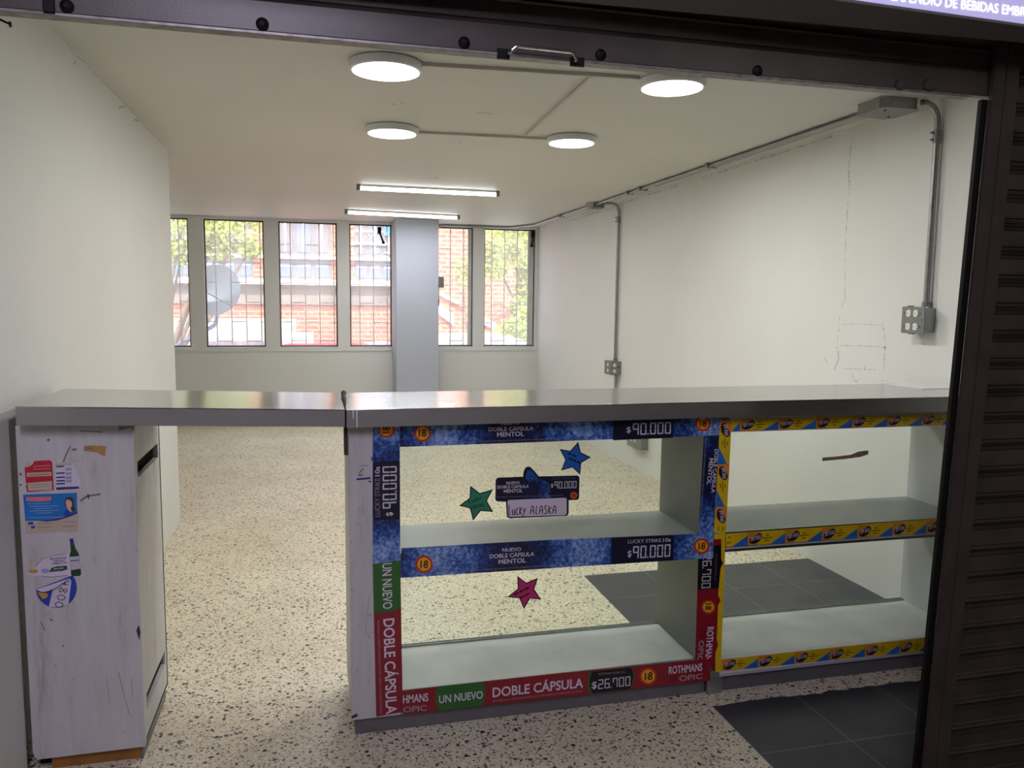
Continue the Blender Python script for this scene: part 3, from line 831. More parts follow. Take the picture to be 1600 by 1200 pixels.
part(bx(0.093, 0.105, 2.556, 2.59, 0.955, 1.052, M_DARKWOOD).build('splinter', CA), 'dark strip of bare wood at the left edge')
scuff(CA, [([(562, 728), (576, 727)], 0.002, I_SCUFF), ([(561, 740), (568, 732)], 0.004, I_SCUFF), ([(557, 749), (579, 747)], 0.006, I_BLUEBAR), ([(559, 743), (567, 742)], 0.003, I_BLACK),
           ([(581, 714), (581, 720)], 0.006, I_SCUFF), ([(576, 752), (580, 753)], 0.005, I_BLUEBAR), ([(553, 1117), (555, 1121)], 0.02, M_DARKWOOD), ([(578, 930), (574, 955), (571, 990)], 0.001, I_SCUFF)], y=YF - 0.0006)

# ------------------------------------------------------------------ printing
TXT = {}
def text_geo(s, bold):
    key = (s, bold)
    if key not in TXT:
        cu = bpy.data.curves.new('t', 'FONT'); cu.body = s; cu.resolution_u = 3; cu.offset = 0.016 if bold else 0.0
        o = bpy.data.objects.new('t', cu); COL.objects.link(o)
        me = bpy.data.meshes.new_from_object(o.evaluated_get(bpy.context.evaluated_depsgraph_get()))
        vs = [v.co.copy() for v in me.vertices]; fs = [tuple(p.vertices) for p in me.polygons]
        bpy.data.objects.remove(o); bpy.data.curves.remove(cu); bpy.data.meshes.remove(me)
        TXT[key] = (vs, fs)
    return TXT[key]
CAPH = {b: max(v.y for v in text_geo('H', b)[0]) for b in (False, True)}
SEG = {'0': 'abcdef', '1': 'bc', '2': 'abged', '6': 'afgedc', '7': 'abcf', '9': 'abcfg', '5': 'afgcd', '$': ''}
STROKES = {  # hand lettering in a 1 x 1 cell
    'L': [[(0.1, 1.15), (0.05, 0.0), (0.6, 0.05)]], 'u': [[(0.05, 0.65), (0.1, 0.1), (0.4, 0.0), (0.75, 0.2), (0.8, 0.7)], [(0.8, 0.7), (0.85, 0.0)]],
    'C': [[(0.8, 0.7), (0.4, 0.8), (0.1, 0.4), (0.35, 0.0), (0.85, 0.1)]], 'K': [[(0.15, 0.95), (0.1, 0.0)], [(0.8, 0.85), (0.15, 0.4), (0.85, 0.0)]],
    'y': [[(0.1, 0.7), (0.4, 0.3)], [(0.85, 0.75), (0.4, 0.3), (0.1, -0.25)]], 'A': [[(0.05, 0.0), (0.2, 0.8), (0.5, 1.0), (0.8, 0.75), (0.9, 0.0)], [(0.12, 0.4), (0.88, 0.42)]],
    'l': [[(0.4, 1.0), (0.3, 0.0), (0.8, 0.05)]], 'S': [[(0.85, 0.95), (0.4, 1.0), (0.15, 0.75), (0.8, 0.35), (0.6, 0.0), (0.05, 0.05)]],
    'T': [[(0.0, 1.0), (1.0, 1.0)], [(0.5, 1.0), (0.45, 0.0)]], 'R': [[(0.1, 0.0), (0.15, 1.0), (0.7, 0.95), (0.75, 0.6), (0.2, 0.5), (0.85, 0.0)]],
    'I': [[(0.5, 1.0), (0.45, 0.0)]], 'E': [[(0.85, 1.0), (0.15, 0.95), (0.1, 0.0), (0.85, 0.05)], [(0.15, 0.5), (0.7, 0.5)]],
    '8': [[(0.5, 0.5), (0.15, 0.8), (0.5, 1.0), (0.85, 0.8), (0.5, 0.5), (0.1, 0.2), (0.5, 0.0), (0.9, 0.2), (0.5, 0.5)]],
    '0': [[(0.5, 0.0), (0.1, 0.3), (0.15, 0.8), (0.5, 1.0), (0.85, 0.8), (0.9, 0.3), (0.5, 0.0)]],
    '4': [[(0.2, 1.0), (0.1, 0.45), (0.9, 0.45)], [(0.7, 0.9), (0.65, 0.0)]], ' ': [],
    '~': [[(0.0, 0.2), (0.12, 0.9), (0.2, 0.1), (0.35, 0.8), (0.45, 0.1), (0.6, 0.95), (0.7, 0.2), (0.85, 0.7), (1.0, 0.1)]]}

class Print:
    """a printed or drawn flat sheet lying on the plane y; every outline is traced onto that plane"""
    def __init__(s, name, label, cat, y=YF - 0.0006, group=None, thick=0.0004):
        s.name, s.label, s.cat, s.y, s.group, s.thick = name, label, cat, y, group, thick
        s.base = MB(); s.parts = {}; s.labels = {}
    def P(s, p, k=0): return on_y(p, s.y - 0.00025 * k)
    def mb(s, part_name):
        return s.parts.setdefault(part_name, MB())
    def new(s, part_name):
        s.count = getattr(s, 'count', 0) + 1
        return '%s#%d' % (part_name, s.count)
    def sheet(s, pts, m):
        s.base.prism([s.P(p) for p in pts], (0, s.thick, 0), m); return s
    def poly(s, part_name, pts, m, k=1):
        s.mb(part_name).flat([s.P(p, k) for p in pts], m); return s
    def wpoly(s, part_name, pts, m, k=1):
        s.mb(part_name).flat([(x, s.y - 0.00025 * k, z) for x, z in pts], m); return s
    def basis(s, p0, p1, k):
        a, c = s.P(p0, k), s.P(p1, k); d = c - a; L = d.length; d.normalize()
        return a, d, Vector((-d.z, 0, d.x)), L
    def scale(s, p): return (s.P((p[0], p[1] + 1)) - s.P(p)).length       # metres per pixel there
    def text(s, part_name, st, p0, p1, hpx, m, k=2, bold=True):
        a, d, u, L = s.basis(p0, p1, k); h = hpx * s.scale(p0)
        vs, fs = text_geo(st, bold); x0 = min(v.x for v in vs); w = max(v.x for v in vs) - x0
        s.mb(part_name if part_name == 'warning_badge' or '#' in part_name else s.new(part_name)).add([a + d * ((v.x - x0) / w * L) + u * (v.y / CAPH[bold] * h) for v in vs], fs, m); return s
    def digits(s, part_name, st, p0, p1, hpx, m, k=2, off=None):
        a, d, u, L = s.basis(p0, p1, k); h = hpx * s.scale(p0)
        n = sum(0.28 if c == '.' else 1.0 for c in st) - 0.2; w = L / n; x = 0.0; th = h * 0.11
        mb = s.mb(s.new(part_name))
        def quad(xa, ya, xb, yb):
            mb.add([a + d * xx + u * yy for xx, yy in ((xa, ya), (xb, ya), (xb, yb), (xa, yb))], [(0, 1, 2, 3)], m)
        for c in st:
            if c == '.':
                quad(x - w * 0.08, 0, x + w * 0.1, th * 1.1); x += w * 0.28; continue
            W = w * 0.8; g_ = h * 0.025
            on = SEG[c]
            R = {'a': (x + g_, h - th, x + W - g_, h), 'd': (x + g_, 0, x + W - g_, th), 'g': (x + g_, h / 2 - th / 2, x + W - g_, h / 2 + th / 2),
                 'f': (x, h / 2 + g_, x + th, h - g_), 'e': (x, g_, x + th, h / 2 - g_), 'b': (x + W - th, h / 2 + g_, x + W, h - g_), 'c': (x + W - th, g_, x + W, h / 2 - g_)}
            for q in on: quad(*R[q])
            x += w
        return s
    def hand(s, part_name, st, p0, p1, hpx, wpx, m, k=2):
        a, d, u, L = s.basis(p0, p1, k); sc = s.scale(p0); h = hpx * sc; cw = L / len(st); mb = s.mb(s.new(part_name))
        for i, c in enumerate(st):
            for line in STROKES[c]:
                ribbon([a + d * (cw * (i + 0.85 * x)) + u * (y * h) for x, y in line], wpx * sc, m, mb, (0, -1, 0))
        return s
    def disc(s, part_name, c, r, m, k=1, ry=None, n=32, a0=0, a1=360):
        return s.poly(part_name, [(c[0] + r * math.cos(math.radians(a0 + (a1 - a0) * i / n)), c[1] - (ry or r) * math.sin(math.radians(a0 + (a1 - a0) * i / n))) for i in range(n + (a1 - a0 < 360))], m, k)
    def badge(s, c, r, deg=0, k=2):
        pn = s.new('warning_badge')
        s.disc(pn, c, r, I_SIGNRED, k); s.disc(pn, c, r * 0.76, I_SIGNYEL, k + 1)
        ca, sa = math.cos(math.radians(deg)), math.sin(math.radians(deg))
        rt = lambda x, y: (c[0] + r * (x * ca - y * sa), c[1] + r * (x * sa + y * ca))
        s.text(pn, '18', rt(-0.44, 0.42), rt(0.44, 0.42), r * 0.86, I_BLACK, k + 2)
        s.poly(pn, [rt(-0.57, 0.53), rt(-0.53, 0.57), rt(0.57, -0.53), rt(0.53, -0.57)], I_SIGNRED, k + 3)
        return s
    def build(s):
        o = s.base.build(s.name)
        tag(o, s.label, s.cat, s.group)
        for n_, mb in s.parts.items():
            p = mb.build(n_.split('#')[0], o)
            if n_ in s.labels: p['label'] = s.labels[n_]
        return o
GP = 'printed cigarette price strips on the display cabinet'
TINY = 'PROHIBIDA LA VENTA DE PRODUCTOS DE TABACO A MENORES DE EDAD'
Y1, Y2, Y3 = YF - 0.0010, YF - 0.0024, YF - 0.0042        # overlapping strips, back to front

# blue strip under the counter edge
p = Print('price_strip', 'frosty blue printed price strip along the top of the middle cabinet', 'price strip', Y1, GP)
p.sheet([(625, 662), (1128, 647), (1128, 680), (860, 690), (625, 698.5)], I_ICEX)
p.poly('price_field', [(958, 651), (1052, 648), (1052, 684), (958, 688)], I_NAVY)
p.text('lettering', 'NUEVO', (783.6, 664.5), (812.5, 663), 5.2, I_WHITE).text('lettering', 'DOBLE CÁPSULA', (763.5, 673.8), (833.5, 672), 6, I_WHITE)
p.text('lettering', 'MENTOL', (776.6, 682.5), (818.6, 681), 7, I_WHITE).text('lettering', TINY, (725, 692), (870, 686.4), 2, I_GREY, bold=False)
p.text('lettering', 'LUCKY STRIKE 10s', (981, 656), (1048, 653.2), 5.3, I_GREY, bold=False)
p.text('price_digits', '$', (979, 676), (985.5, 675.6), 9, I_WHITE).digits('price_digits', '90.000', (988.6, 680), (1048, 677.6), 18.5, I_WHITE)
p.badge((660, 677), 13.5, -2).badge((1098.4, 662), 12, -2); p.build()
# blue strip along the shelf
p = Print('price_strip', 'frosty blue printed price strip across the middle shelf of the cabinet', 'price strip', Y3, GP)
p.sheet([(627, 856.5), (860, 843.5), (1093, 834), (1115, 833), (1114.5, 871.5), (1093, 873), (860, 888), (626, 903)], I_ICEX)
p.poly('price_field', [(955, 840), (1052, 836), (1052, 875.5), (955, 881.5)], I_NAVY)
p.text('lettering', 'NUEVO', (785, 862), (813.9, 860.7), 5.4, I_WHITE).text('lettering', 'DOBLE CÁPSULA', (765, 872.6), (834.8, 868.4), 6.2, I_WHITE)
p.text('lettering', 'MENTOL', (779, 881.4), (821.5, 878.7), 7, I_WHITE).text('lettering', TINY, (727, 893.2), (872, 883.8), 2.1, I_GREY, bold=False)
p.text('lettering', 'LUCKY STRIKE', (981, 849), (1033, 846.8), 5.3, I_WHITE, bold=False).text('lettering', '10s', (1036, 846.6), (1048, 846), 5.5, I_WHITE)
p.text('price_digits', '$', (980.5, 870), (986.5, 869.6), 9.5, I_WHITE).digits('price_digits', '90.000', (988.6, 873.2), (1047, 869.6), 19.5, I_WHITE)
p.badge((662.6, 881.7), 13.8, -3).badge((1096.2, 853.3), 12.3, -3); p.build()
# left upright: blue above
p = Print('price_strip', 'blue upright price strip on the left post of the middle cabinet, above the green one', 'price strip', Y2, GP)
p.sheet([(582.4, 663), (624.6, 661), (625.4, 876), (582.4, 881)], I_ICEZ)
p.poly('price_field', [(596, 721), (624, 720), (624.2, 812), (584, 813), (584, 724)], I_NAVY)
p.text('lettering', 'LUCKY STRIKE', (593.7, 807), (593.5, 747), 7.4, I_GREY, bold=False).text('lettering', '10s', (593.5, 744), (593.5, 729), 7.4, I_WHITE)
p.text('price_digits', '$', (613, 806), (613, 800), 9.5, I_WHITE).digits('price_digits', '90.000', (620, 794), (620, 728), 21.5, I_WHITE)
p.badge((603.6, 671), 13.2, -90); p.build()
# left upright: green and red below
p = Print('price_strip', 'green and dark red upright printed strip on the lower left post of the middle cabinet', 'price strip', Y2, GP)
p.sheet([(582.3, 881), (625.4, 875.6), (628.8, 1078), (630.5, 1112), (588, 1120)], I_RED)
p.poly('green_field', [(582.3, 881), (625.4, 875.6), (625.8, 949), (618, 953.5), (608, 956), (595, 957.5), (584.2, 956.5)], I_GREEN)
p.text('lettering', 'UN NUEVO', (597.5, 880.5), (598.5, 952), 14, I_WHITE).text('lettering', 'DOBLE CÁPSULA', (599.3, 967.5), (603.5, 1116.5), 16, I_WHITE)
p.text('lettering', TINY, (589.5, 970), (594, 1116), 3, I_GREY, bold=False); p.build()
# bottom strip
p = Print('price_strip', 'dark red printed price strip along the bottom of the middle cabinet', 'price strip', Y3, GP)
p.sheet([(629, 1079), (860, 1053.5), (1112, 1029), (1109, 1063.5), (860, 1091.5), (631, 1116.5)], I_RED)
p.poly('green_field', [(684, 1072.8), (681.5, 1080), (680.5, 1090), (681.5, 1100), (685, 1110.6), (753, 1103), (757, 1095), (758.5, 1085), (757.5, 1074), (755, 1065.2)], I_GREEN)
p.text('lettering', 'HMANS', (629.5, 1099), (669, 1095.3), 12.3, I_WHITE).text('lettering', 'OPIC', (630, 1113.3), (666.8, 1109.8), 8.3, I_GREY)
p.text('lettering', 'UN NUEVO', (686, 1099), (754.5, 1091), 11.8, I_WHITE).text('lettering', 'DOBLE CÁPSULA', (769.7, 1089.4), (911, 1073.7), 14.6, I_WHITE)
p.text('lettering', TINY, (770, 1097.2), (910, 1081), 2.8, I_GREY, bold=False)
p.poly('price_field', [(923, 1050), (919.5, 1058), (918.5, 1068), (919.5, 1077), (923, 1084), (984.5, 1077), (989, 1068), (991.6, 1058), (990.5, 1050), (987.4, 1042.5)], I_GREEN)
p.poly('price_field', [(925.5, 1049.7), (922, 1058), (921.3, 1068), (922.3, 1076), (925.5, 1083.6), (984, 1076.8), (987.5, 1068), (989.8, 1058), (988.8, 1050), (986, 1042.8)], I_BLACK, 2)
p.text('price_digits', '$', (924.5, 1076), (932.5, 1075), 10.5, I_WHITE, 3).digits('price_digits', '26.700', (934.5, 1077), (984.6, 1071.4), 15, I_WHITE, 3)
p.text('lettering', "ROTHMANS TROPIC 10's", (935, 1055), (976.4, 1051.6), 3.2, I_GREY, 3, False)
p.badge((1012.7, 1056.8), 14, -6)
p.text('lettering', 'ROTHMANS', (1044.8, 1053.2), (1097, 1047.8), 11.5, I_WHITE).text('lettering', 'TR', (1045.6, 1066), (1059, 1064.5), 8.3, I_REDD)
p.text('lettering', 'OPIC', (1061, 1064.3), (1097.5, 1060.3), 8.3, I_GREY)
p.poly('green_field#2', [(1106, 1049), (1109.5, 1042), (1111, 1036), (1110, 1048)], I_GREEN); p.build()
# right upright: blue
p = Print('price_strip', 'blue upright printed strip between the two cabinets, behind the yellow one', 'price strip', YF - 0.0006, GP)
p.sheet([(1100, 679), (1133, 678), (1126, 836), (1091, 836)], I_ICER)
p.text('lettering', 'MENTOL', (1108.5, 716), (1104.5, 757), 7, I_WHITE).text('lettering', 'DOBLE CÁPSULA', (1117, 702), (1111.5, 770), 6, I_WHITE)
p.text('lettering', TINY, (1102, 683), (1094, 805), 2.6, I_GREY, bold=False); p.build()
# right upright: black and red
p = Print('price_strip', 'black and dark red upright price strip on the post between the cabinets', 'price strip', Y2 - 0.0006, GP)
p.sheet([(1114, 843), (1127, 842), (1127, 874), (1130, 880), (1126, 888), (1123, 920), (1122, 930), (1126, 938), (1122, 946), (1120, 1000), (1122, 1008), (1118, 1020), (1117, 1048), (1086, 1045), (1091, 872)], I_RED)
p.poly('price_field', [(1091, 872), (1114, 853), (1127, 851), (1126.5, 873), (1129, 879), (1125.5, 888), (1122.6, 919), (1090, 922)], I_BLACK)
p.digits('price_digits', '26.700', (1098.3, 866), (1096, 919.5), 15, I_WHITE).text('lettering', "ROTHMANS TROPIC 10's", (1117.5, 866), (1116, 908), 3.4, I_DIM, bold=False)
p.badge((1107, 948.5), 11.5, 92)
p.text('lettering', 'ROTHMANS', (1105.5, 980), (1101.5, 1037), 10.5, I_WHITE).text('lettering', 'TR', (1094, 984), (1092.8, 999), 8.5, I_REDD).text('lettering', 'OPIC', (1092.6, 1001), (1089.5, 1034), 8.5, I_GREY); p.build()

# yellow milk-price strips with a repeated motif
GY = 'yellow price strips on the right display cabinet'
def yellow(label, base, org, du, h, starts, y, clip):
    """org: lower left corner (x, z); du: unit vector along; h: height; starts: where each repeat begins along the strip"""
    p = Print('price_strip', label, 'price strip', y, GY)
    p.sheet(base, I_YEL)
    dv = (-du[1], du[0])
    def W(a, c): return (org[0] + du[0] * a + dv[0] * c * h, org[1] + du[1] * a + dv[1] * c * h)
    def cut(a): return max(clip[0], min(clip[1], a))
    for ui, (a, U) in enumerate(starts):
        q = lambda x, v: W(cut(a + x * U), v)
        if a + 0.30 * U > clip[0] and a < clip[1]:
            p.wpoly('orange_field#%d' % ui, [q(0, 0), q(0.26, 0), q(0.34, 1), q(0, 1)], I_ORA)
        if a + U > clip[0] and a + 0.62 * U < clip[1]:
            p.wpoly('blue_corner#%d' % ui, [q(0.60, 0), q(1, 0), q(1, 0.78)], I_SKY, 2)
        if a > clip[0] - 0.1 * U and a + 0.40 * U < clip[1] + 0.2 * U:
            pts = []
            for k in range(26):
                t_ = 2 * math.pi * k / 26
                x = 0.215 + 0.165 * math.cos(t_); v = 0.50 + 0.36 * math.sin(t_)
                v += 0.16 * math.cos(t_) + (-0.16 if 1.1 < t_ < 2.6 else 0.0) * (1 - abs(t_ - 1.85) / 0.75)
                pts.append(q(x, max(0.06, min(0.97, v))))
            p.wpoly('dark_price_field#%d' % ui, pts, I_BEAN, 3)
            vs, fs = text_geo('$9.950', True); x0 = min(v.x for v in vs); w = max(v.x for v in vs) - x0
            if a + 0.36 * U < clip[1] and a + 0.08 * U > clip[0]:
                pt = [W(a + U * (0.085 + 0.26 * (v.x - x0) / w), 0.33 + 0.30 * v.y / CAPH[True] + 0.13 * (v.x - x0) / w) for v in vs]
                p.mb('price_digits#%d' % ui).add([(x, y - 0.001, z) for x, z in pt], fs, I_WHITE)
        for r_, (xa, xb) in enumerate(((0.47, 0.56), (0.40, 0.64), (0.45, 0.56))):
            if a + xb * U < clip[1] and a + xa * U > clip[0]:
                v0 = 0.70 - 0.20 * r_
                p.wpoly('small_print#%d' % ui, [q(xa, v0 - 0.04), q(xb, v0 - 0.02), q(xb, v0 + 0.06), q(xa, v0 + 0.04)], I_OLIVE, 2)
    return p.build()
def units(xs): return [(xs[k], xs[k + 1] - xs[k]) for k in range(len(xs) - 1)]
yp = YF - 0.0016
def strip_h(label, tl, bl, tr, br, ends, y):
    A, B_, C, D = (on_y(q, y) for q in (bl, br, tr, tl))
    L = (B_ - A).length; du = ((B_.x - A.x) / L, (B_.z - A.z) / L)
    px = [on_y((e, bl[1] + (br[1] - bl[1]) * (e - bl[0]) / (br[0] - bl[0])), y).x - A.x for e in ends]
    return yellow(label, [bl, br, tr, tl], (A.x, A.z), du, (D - A).length, units(px), y, (0.0, L))
strip_h('yellow printed price strip along the top of the right cabinet', (1143.7, 655.6), (1143.7, 673.6), (1482, 647), (1482, 663.6),
        [1094, 1155.8, 1216, 1274.5, 1331, 1386, 1440, 1492], yp)
strip_h('yellow printed price strip on the shelf edge of the right cabinet', (1134, 834), (1134, 854.7), (1466, 810.6), (1466, 832.4),
        [1108, 1167.7, 1226.5, 1283.6, 1339, 1394, 1446.5, 1497], YF - 0.0066)
strip_h('yellow printed price strip along the bottom of the right cabinet', (1126.6, 1030.5), (1126.6, 1049), (1448, 996.6), (1448, 1016.5),
        [1127.5, 1184, 1240.8, 1296, 1350.8, 1404.4, 1457], YF - 0.0022)
a0, a1 = on_y((1143.3, 655), Y1 - 0.0008), on_y((1125, 657), Y1 - 0.0008)
bot = on_y((1134, 840), Y1 - 0.0008)
v0 = (bot - a0); Lv = v0.length
wv = (a0 - a1).length
sx = [on_y((1134, e), Y1 - 0.0008).z for e in (657, 724.8, 791.3, 858)]
yellow('yellow printed price strip standing upright on the post between the cabinets', [(1125, 657.5), (1143.3, 656.5), (1134, 840), (1126, 1050), (1118, 1050), (1116, 831)],
       (a1.x, a1.z), (v0.x / Lv, v0.z / Lv), wv, [(a1.z - sx[k], sx[k] - sx[k + 1]) for k in range(3)], Y1 - 0.0008, (0.0, (a1.z - on_y((1134, 833), Y1).z)))

# paper stars and the price board on the glass
YG = YF + 0.0002
def star(label, pts, m, lines):
    c = (sum(q[0] for q in pts) / 10, sum(q[1] for q in pts) / 10)
    p = Print('paper_star', label, 'paper star', YG, 'paper stars stuck on the cabinet glass')
    p.sheet(pts, I_EDGE)
    p.poly('coloured_face', [(c[0] + (q[0] - c[0]) * 0.86, c[1] + (q[1] - c[1]) * 0.86) for q in pts], m)
    for st, q0, q1, h in lines: p.hand('marker_writing', st, q0, q1, h, 1.0, I_EDGE)
    return p.build()
z6 = lambda pts, ox, oy: [(ox + x / 17.143, oy + y / 17.143) for x, y in pts]
star('blue paper star with black marker writing, above the price board', z6([(745, 175), (815, 460), (1085, 590), (830, 745), (795, 1060), (585, 865), (285, 950), (400, 655), (245, 365), (530, 420)], 860, 680), I_STARB,
     [('~~', (887, 710), (901, 716), 4.2), ('~~~', (888, 718), (907, 726), 4.2)])
star('green paper star with black marker writing, left of the price board', z6([(340, 155), (595, 350), (950, 245), (785, 560), (955, 855), (620, 830), (415, 1090), (330, 760), (40, 690), (320, 480)], 715, 750), I_STARG,
     [('LuCKy', (733.5, 786.5), (753.5, 780), 5.5), ('STRIKE', (735.5, 797.5), (757.5, 790), 5.5)])
star('pink paper star with black marker writing, under the shelf strip', z6([(487, 170), (730, 350), (1040, 220), (940, 520), (1128, 805), (830, 775), (660, 1060), (540, 770), (215, 735), (500, 510)], 780, 890), I_STARP,
     [('~~~', (804.5, 931), (829, 919), 4.5), ('~~', (814, 936), (830, 927.5), 4)])
p = Print('price_board', 'dark blue shaped price board with a white hand-lettered plate, stuck on the cabinet glass', 'price board', YG - 0.001)
p.sheet([(774.5, 750), (777, 746.8), (781, 746.2), (817.5, 744.8), (818, 737), (821, 731), (825, 728.8), (829, 730), (835, 736), (842, 744.3), (902, 743), (905, 745), (905.4, 750),
         (904.8, 778), (902, 781), (888.6, 781.5), (888.5, 803), (886, 806), (796, 810), (792, 808), (790.5, 784), (777, 783.6), (774, 781)], I_NAVY)
p.poly('frost_print', [(822, 779), (817.5, 766), (815, 758), (819, 748), (842, 747), (856, 754), (862, 762), (858, 772), (860, 778)], I_ICEX)
p.poly('capsule_print', [(818.5, 748), (818.6, 738), (821.5, 732), (825, 729.6), (829, 731), (835, 737.5), (841.5, 746), (836, 751), (826, 753)], I_NAVY, 2)
p.poly('capsule_print', [(821.5, 748), (822.2, 740), (825, 734.5), (829.5, 734.5), (835, 740), (840.5, 747), (834, 751.5), (826, 752.5)], I_CAP, 3)
p.disc('capsule_print', (832, 748), 4.2, I_NAVY, 4); p.disc('capsule_print', (832, 748), 3.2, I_CAP, 5)
p.text('lettering', 'NUEVO', (791, 757), (812, 756.3), 4.4, I_WHITE, 4).text('lettering', 'DOBLE CÁPSULA', (777, 763.2), (826, 762), 4.4, I_WHITE, 4)
p.text('lettering', 'MENTOL', (787, 770.2), (816.5, 769), 5.4, I_WHITE, 4).text('lettering', TINY, (776.5, 777.5), (880, 774.6), 1.4, I_GREY, 4, False)
p.text('lettering', 'LUCKY STRIKE 10s', (863, 749.8), (899, 748.4), 3.4, I_DIM, 4, False)
p.poly('price_field', [(859, 752.5), (902, 751), (902, 764), (859, 765)], I_BLACK, 4)
p.text('price_digits', '$', (860.5, 761.5), (864.5, 761.3), 5.5, I_WHITE, 5).digits('price_digits', '90.000', (866, 763.7), (900.5, 762.7), 11.3, I_WHITE, 5)
p.disc('warning_badge', (896.5, 774), 5.6, I_BADGE, 4); p.text('warning_badge', '18', (894, 776), (899, 776), 4, I_REDD, 5)
p.poly('white_plate', [(795, 781.2), (883, 777.8), (885.6, 779.5), (885.4, 802.5), (883, 804.8), (796.5, 807.6), (793.6, 806), (793, 783)], I_PLATE, 5)
p.hand('marker_writing', 'LuCKy', (794.5, 805), (822.5, 804), 13.5, 1.35, I_EDGE, 6).hand('marker_writing', 'AlASKA', (828.5, 803.3), (870, 802.6), 13.0, 1.35, I_EDGE, 6)
p.build()
# brown tape residue on the right cabinet's glass
p = Print('tape_scrap', 'brown torn tape scrap stuck on the glass of the right cabinet', 'tape', YF + 0.0002)
p.sheet([(1285, 715), (1310, 713), (1330, 710.5), (1340, 706), (1348, 704.5), (1357, 704), (1356.5, 710), (1345, 714), (1318, 717.5), (1285, 720.5)], I_GLUE); p.build()

# stickers on the pillar cabinet
YP = 2.5592
GS = 'old stickers on the pillar cabinet'
p = Print('sticker', 'torn red and beige sticker, upper left on the white pillar cabinet', 'sticker', YP, GS)
p.sheet([(38.5, 731), (41, 729), (47, 728.5), (52, 724), (53, 720.5), (78, 719), (81.5, 722), (84, 766), (42.5, 769), (40.5, 759), (42, 756), (40, 752)], I_RPAPER)
p.poly('pale_panel', [(41.5, 739), (80.3, 737.3), (80.5, 743.6), (42, 745)], I_BEIGE).poly('pale_panel', [(43, 754.8), (81, 751.5), (81.4, 765.3), (44, 767)], I_BEIGE)
p.poly('torn_corner', [(40.5, 730), (42, 723), (46, 721.5), (48, 726), (46, 729.5)], I_BEIGE)
for yy in (728, 732.5): p.poly('small_print', [(52, yy), (79, yy - 1.2), (79, yy + 0.2), (52, yy + 1.4)], I_PINK, 1)
p.poly('small_print', [(44, 741.6), (78, 740), (78, 741.6), (44, 743.2)], I_GLUE, 2)
for yy in (757.5, 761): p.poly('small_print', [(47, yy), (78, yy - 1.5), (78, yy - 0.7), (47, yy + 0.8)], I_GLUE, 2)
p.build()
p = Print('sticker', 'torn white and blue sticker, right of the red one on the pillar cabinet', 'sticker', YP, GS)
p.sheet([(87, 724), (112, 723), (117, 729), (122, 741), (127, 757), (125, 764), (88, 766)], I_PLATE)
p.poly('torn_top', [(87, 724), (112, 723), (112, 727), (87.5, 728)], I_BEIGE)
for yy, w in ((728, 100), (738.5, 101), (745, 101.5), (750.5, 101.5), (755, 101.5)): p.poly('printed_bars', [(88, yy), (w, yy - 0.7), (w, yy + 1.6), (88, yy + 2.2)], I_BLUEBAR, 1)
for yy in (731, 738, 744.5, 750): p.poly('pale_blocks', [(102.5, yy), (112, yy - 0.5), (112, yy + 4), (102.5, yy + 4.3)], I_LBLUE, 1)
p.poly('printed_bars', [(87.8, 761.5), (123, 760), (124, 763.5), (88, 765.6)], I_BLUEBAR, 1)
p.build()
p = Print('flyer', 'blue advertising flyer with a dark-haired person, stuck on the pillar cabinet', 'flyer', YP)
p.sheet([(36, 773), (120.5, 770), (122.5, 829), (110, 833), (96, 831), (41, 834)], I_BEIGE)
p.poly('blue_field', [(36, 773), (120, 770), (120.6, 800.5), (104, 807), (90, 811), (70, 813.5), (39.5, 814)], I_BLUEFLY)
p.poly('purple_sweep', [(60, 813.8), (75, 813), (92, 810.3), (106, 806), (120.6, 800), (120.6, 802.5), (106, 808.5), (90, 813), (72, 815)], I_PURP, 2)
p.poly('title_print', [(41, 777), (80, 776), (80, 782), (62, 783.5), (41, 783)], I_PINK, 2)
for yy, xa, xb in ((787, 42, 78), (791, 46, 90), (794.5, 54, 82), (798, 46, 92), (801.5, 56, 82), (808.5, 41, 100)):
    p.poly('small_print', [(xa, yy), (xb, yy - 1.2), (xb, yy - 0.3), (xa, yy + 0.9)], I_LBLUE, 2)
p.poly('person_print', [(101, 790), (101.5, 782), (105, 777), (111, 776), (115, 780), (115.5, 790), (118, 797), (113, 800), (108, 794)], I_HAIR, 2)
p.poly('person_print', [(102.5, 785), (104, 781), (109, 781), (112.5, 785), (112.5, 791), (110, 794), (113, 800), (108, 799), (105, 793), (103, 789)], I_SKIN, 3)
p.poly('person_print', [(100, 801), (103, 796), (107, 797), (110, 801), (117, 800), (120.5, 798), (120.6, 800.8), (108, 805.5), (101, 806)], I_ROYAL, 3)
for q in ((44, 816, 52, 819.5), (48.5, 822, 54.5, 825.5)): p.poly('logo_block', [(q[0], q[1]), (q[2], q[1] - 0.4), (q[2], q[3]), (q[0], q[3] + 0.4)], I_ROYAL, 2)
for q in ((58, 818, 80), (58, 823.5, 80), (100, 815.5, 118), (99, 822.5, 118)): p.poly('small_print', [(q[0], q[1]), (q[2], q[1] - 0.8), (q[2], q[1]), (q[0], q[1] + 0.8)], I_GLUE, 2)
p.build()
p = Print('sticker', 'bottle-shaped sticker with a white speech bubble, below the blue flyer', 'sticker', YP, GS)
p.sheet([(108.5, 841), (114.5, 840), (116.5, 843), (118, 857), (122.5, 864), (124.5, 872), (128, 898), (126, 901), (112, 901.5), (107, 899), (80, 902.5), (66, 899.5), (52, 900), (43, 896.5), (46, 890), (56, 888), (62, 876), (76, 867.5), (105.5, 865), (108, 862), (109.5, 850)], I_PLATE)
p.poly('bottle_print', [(109.5, 849.5), (116, 849), (118, 857), (122.5, 864), (124.2, 872), (127, 897), (125, 900), (112, 900.5), (111, 897), (108.5, 868), (110.5, 861)], I_BGREEN, 1)
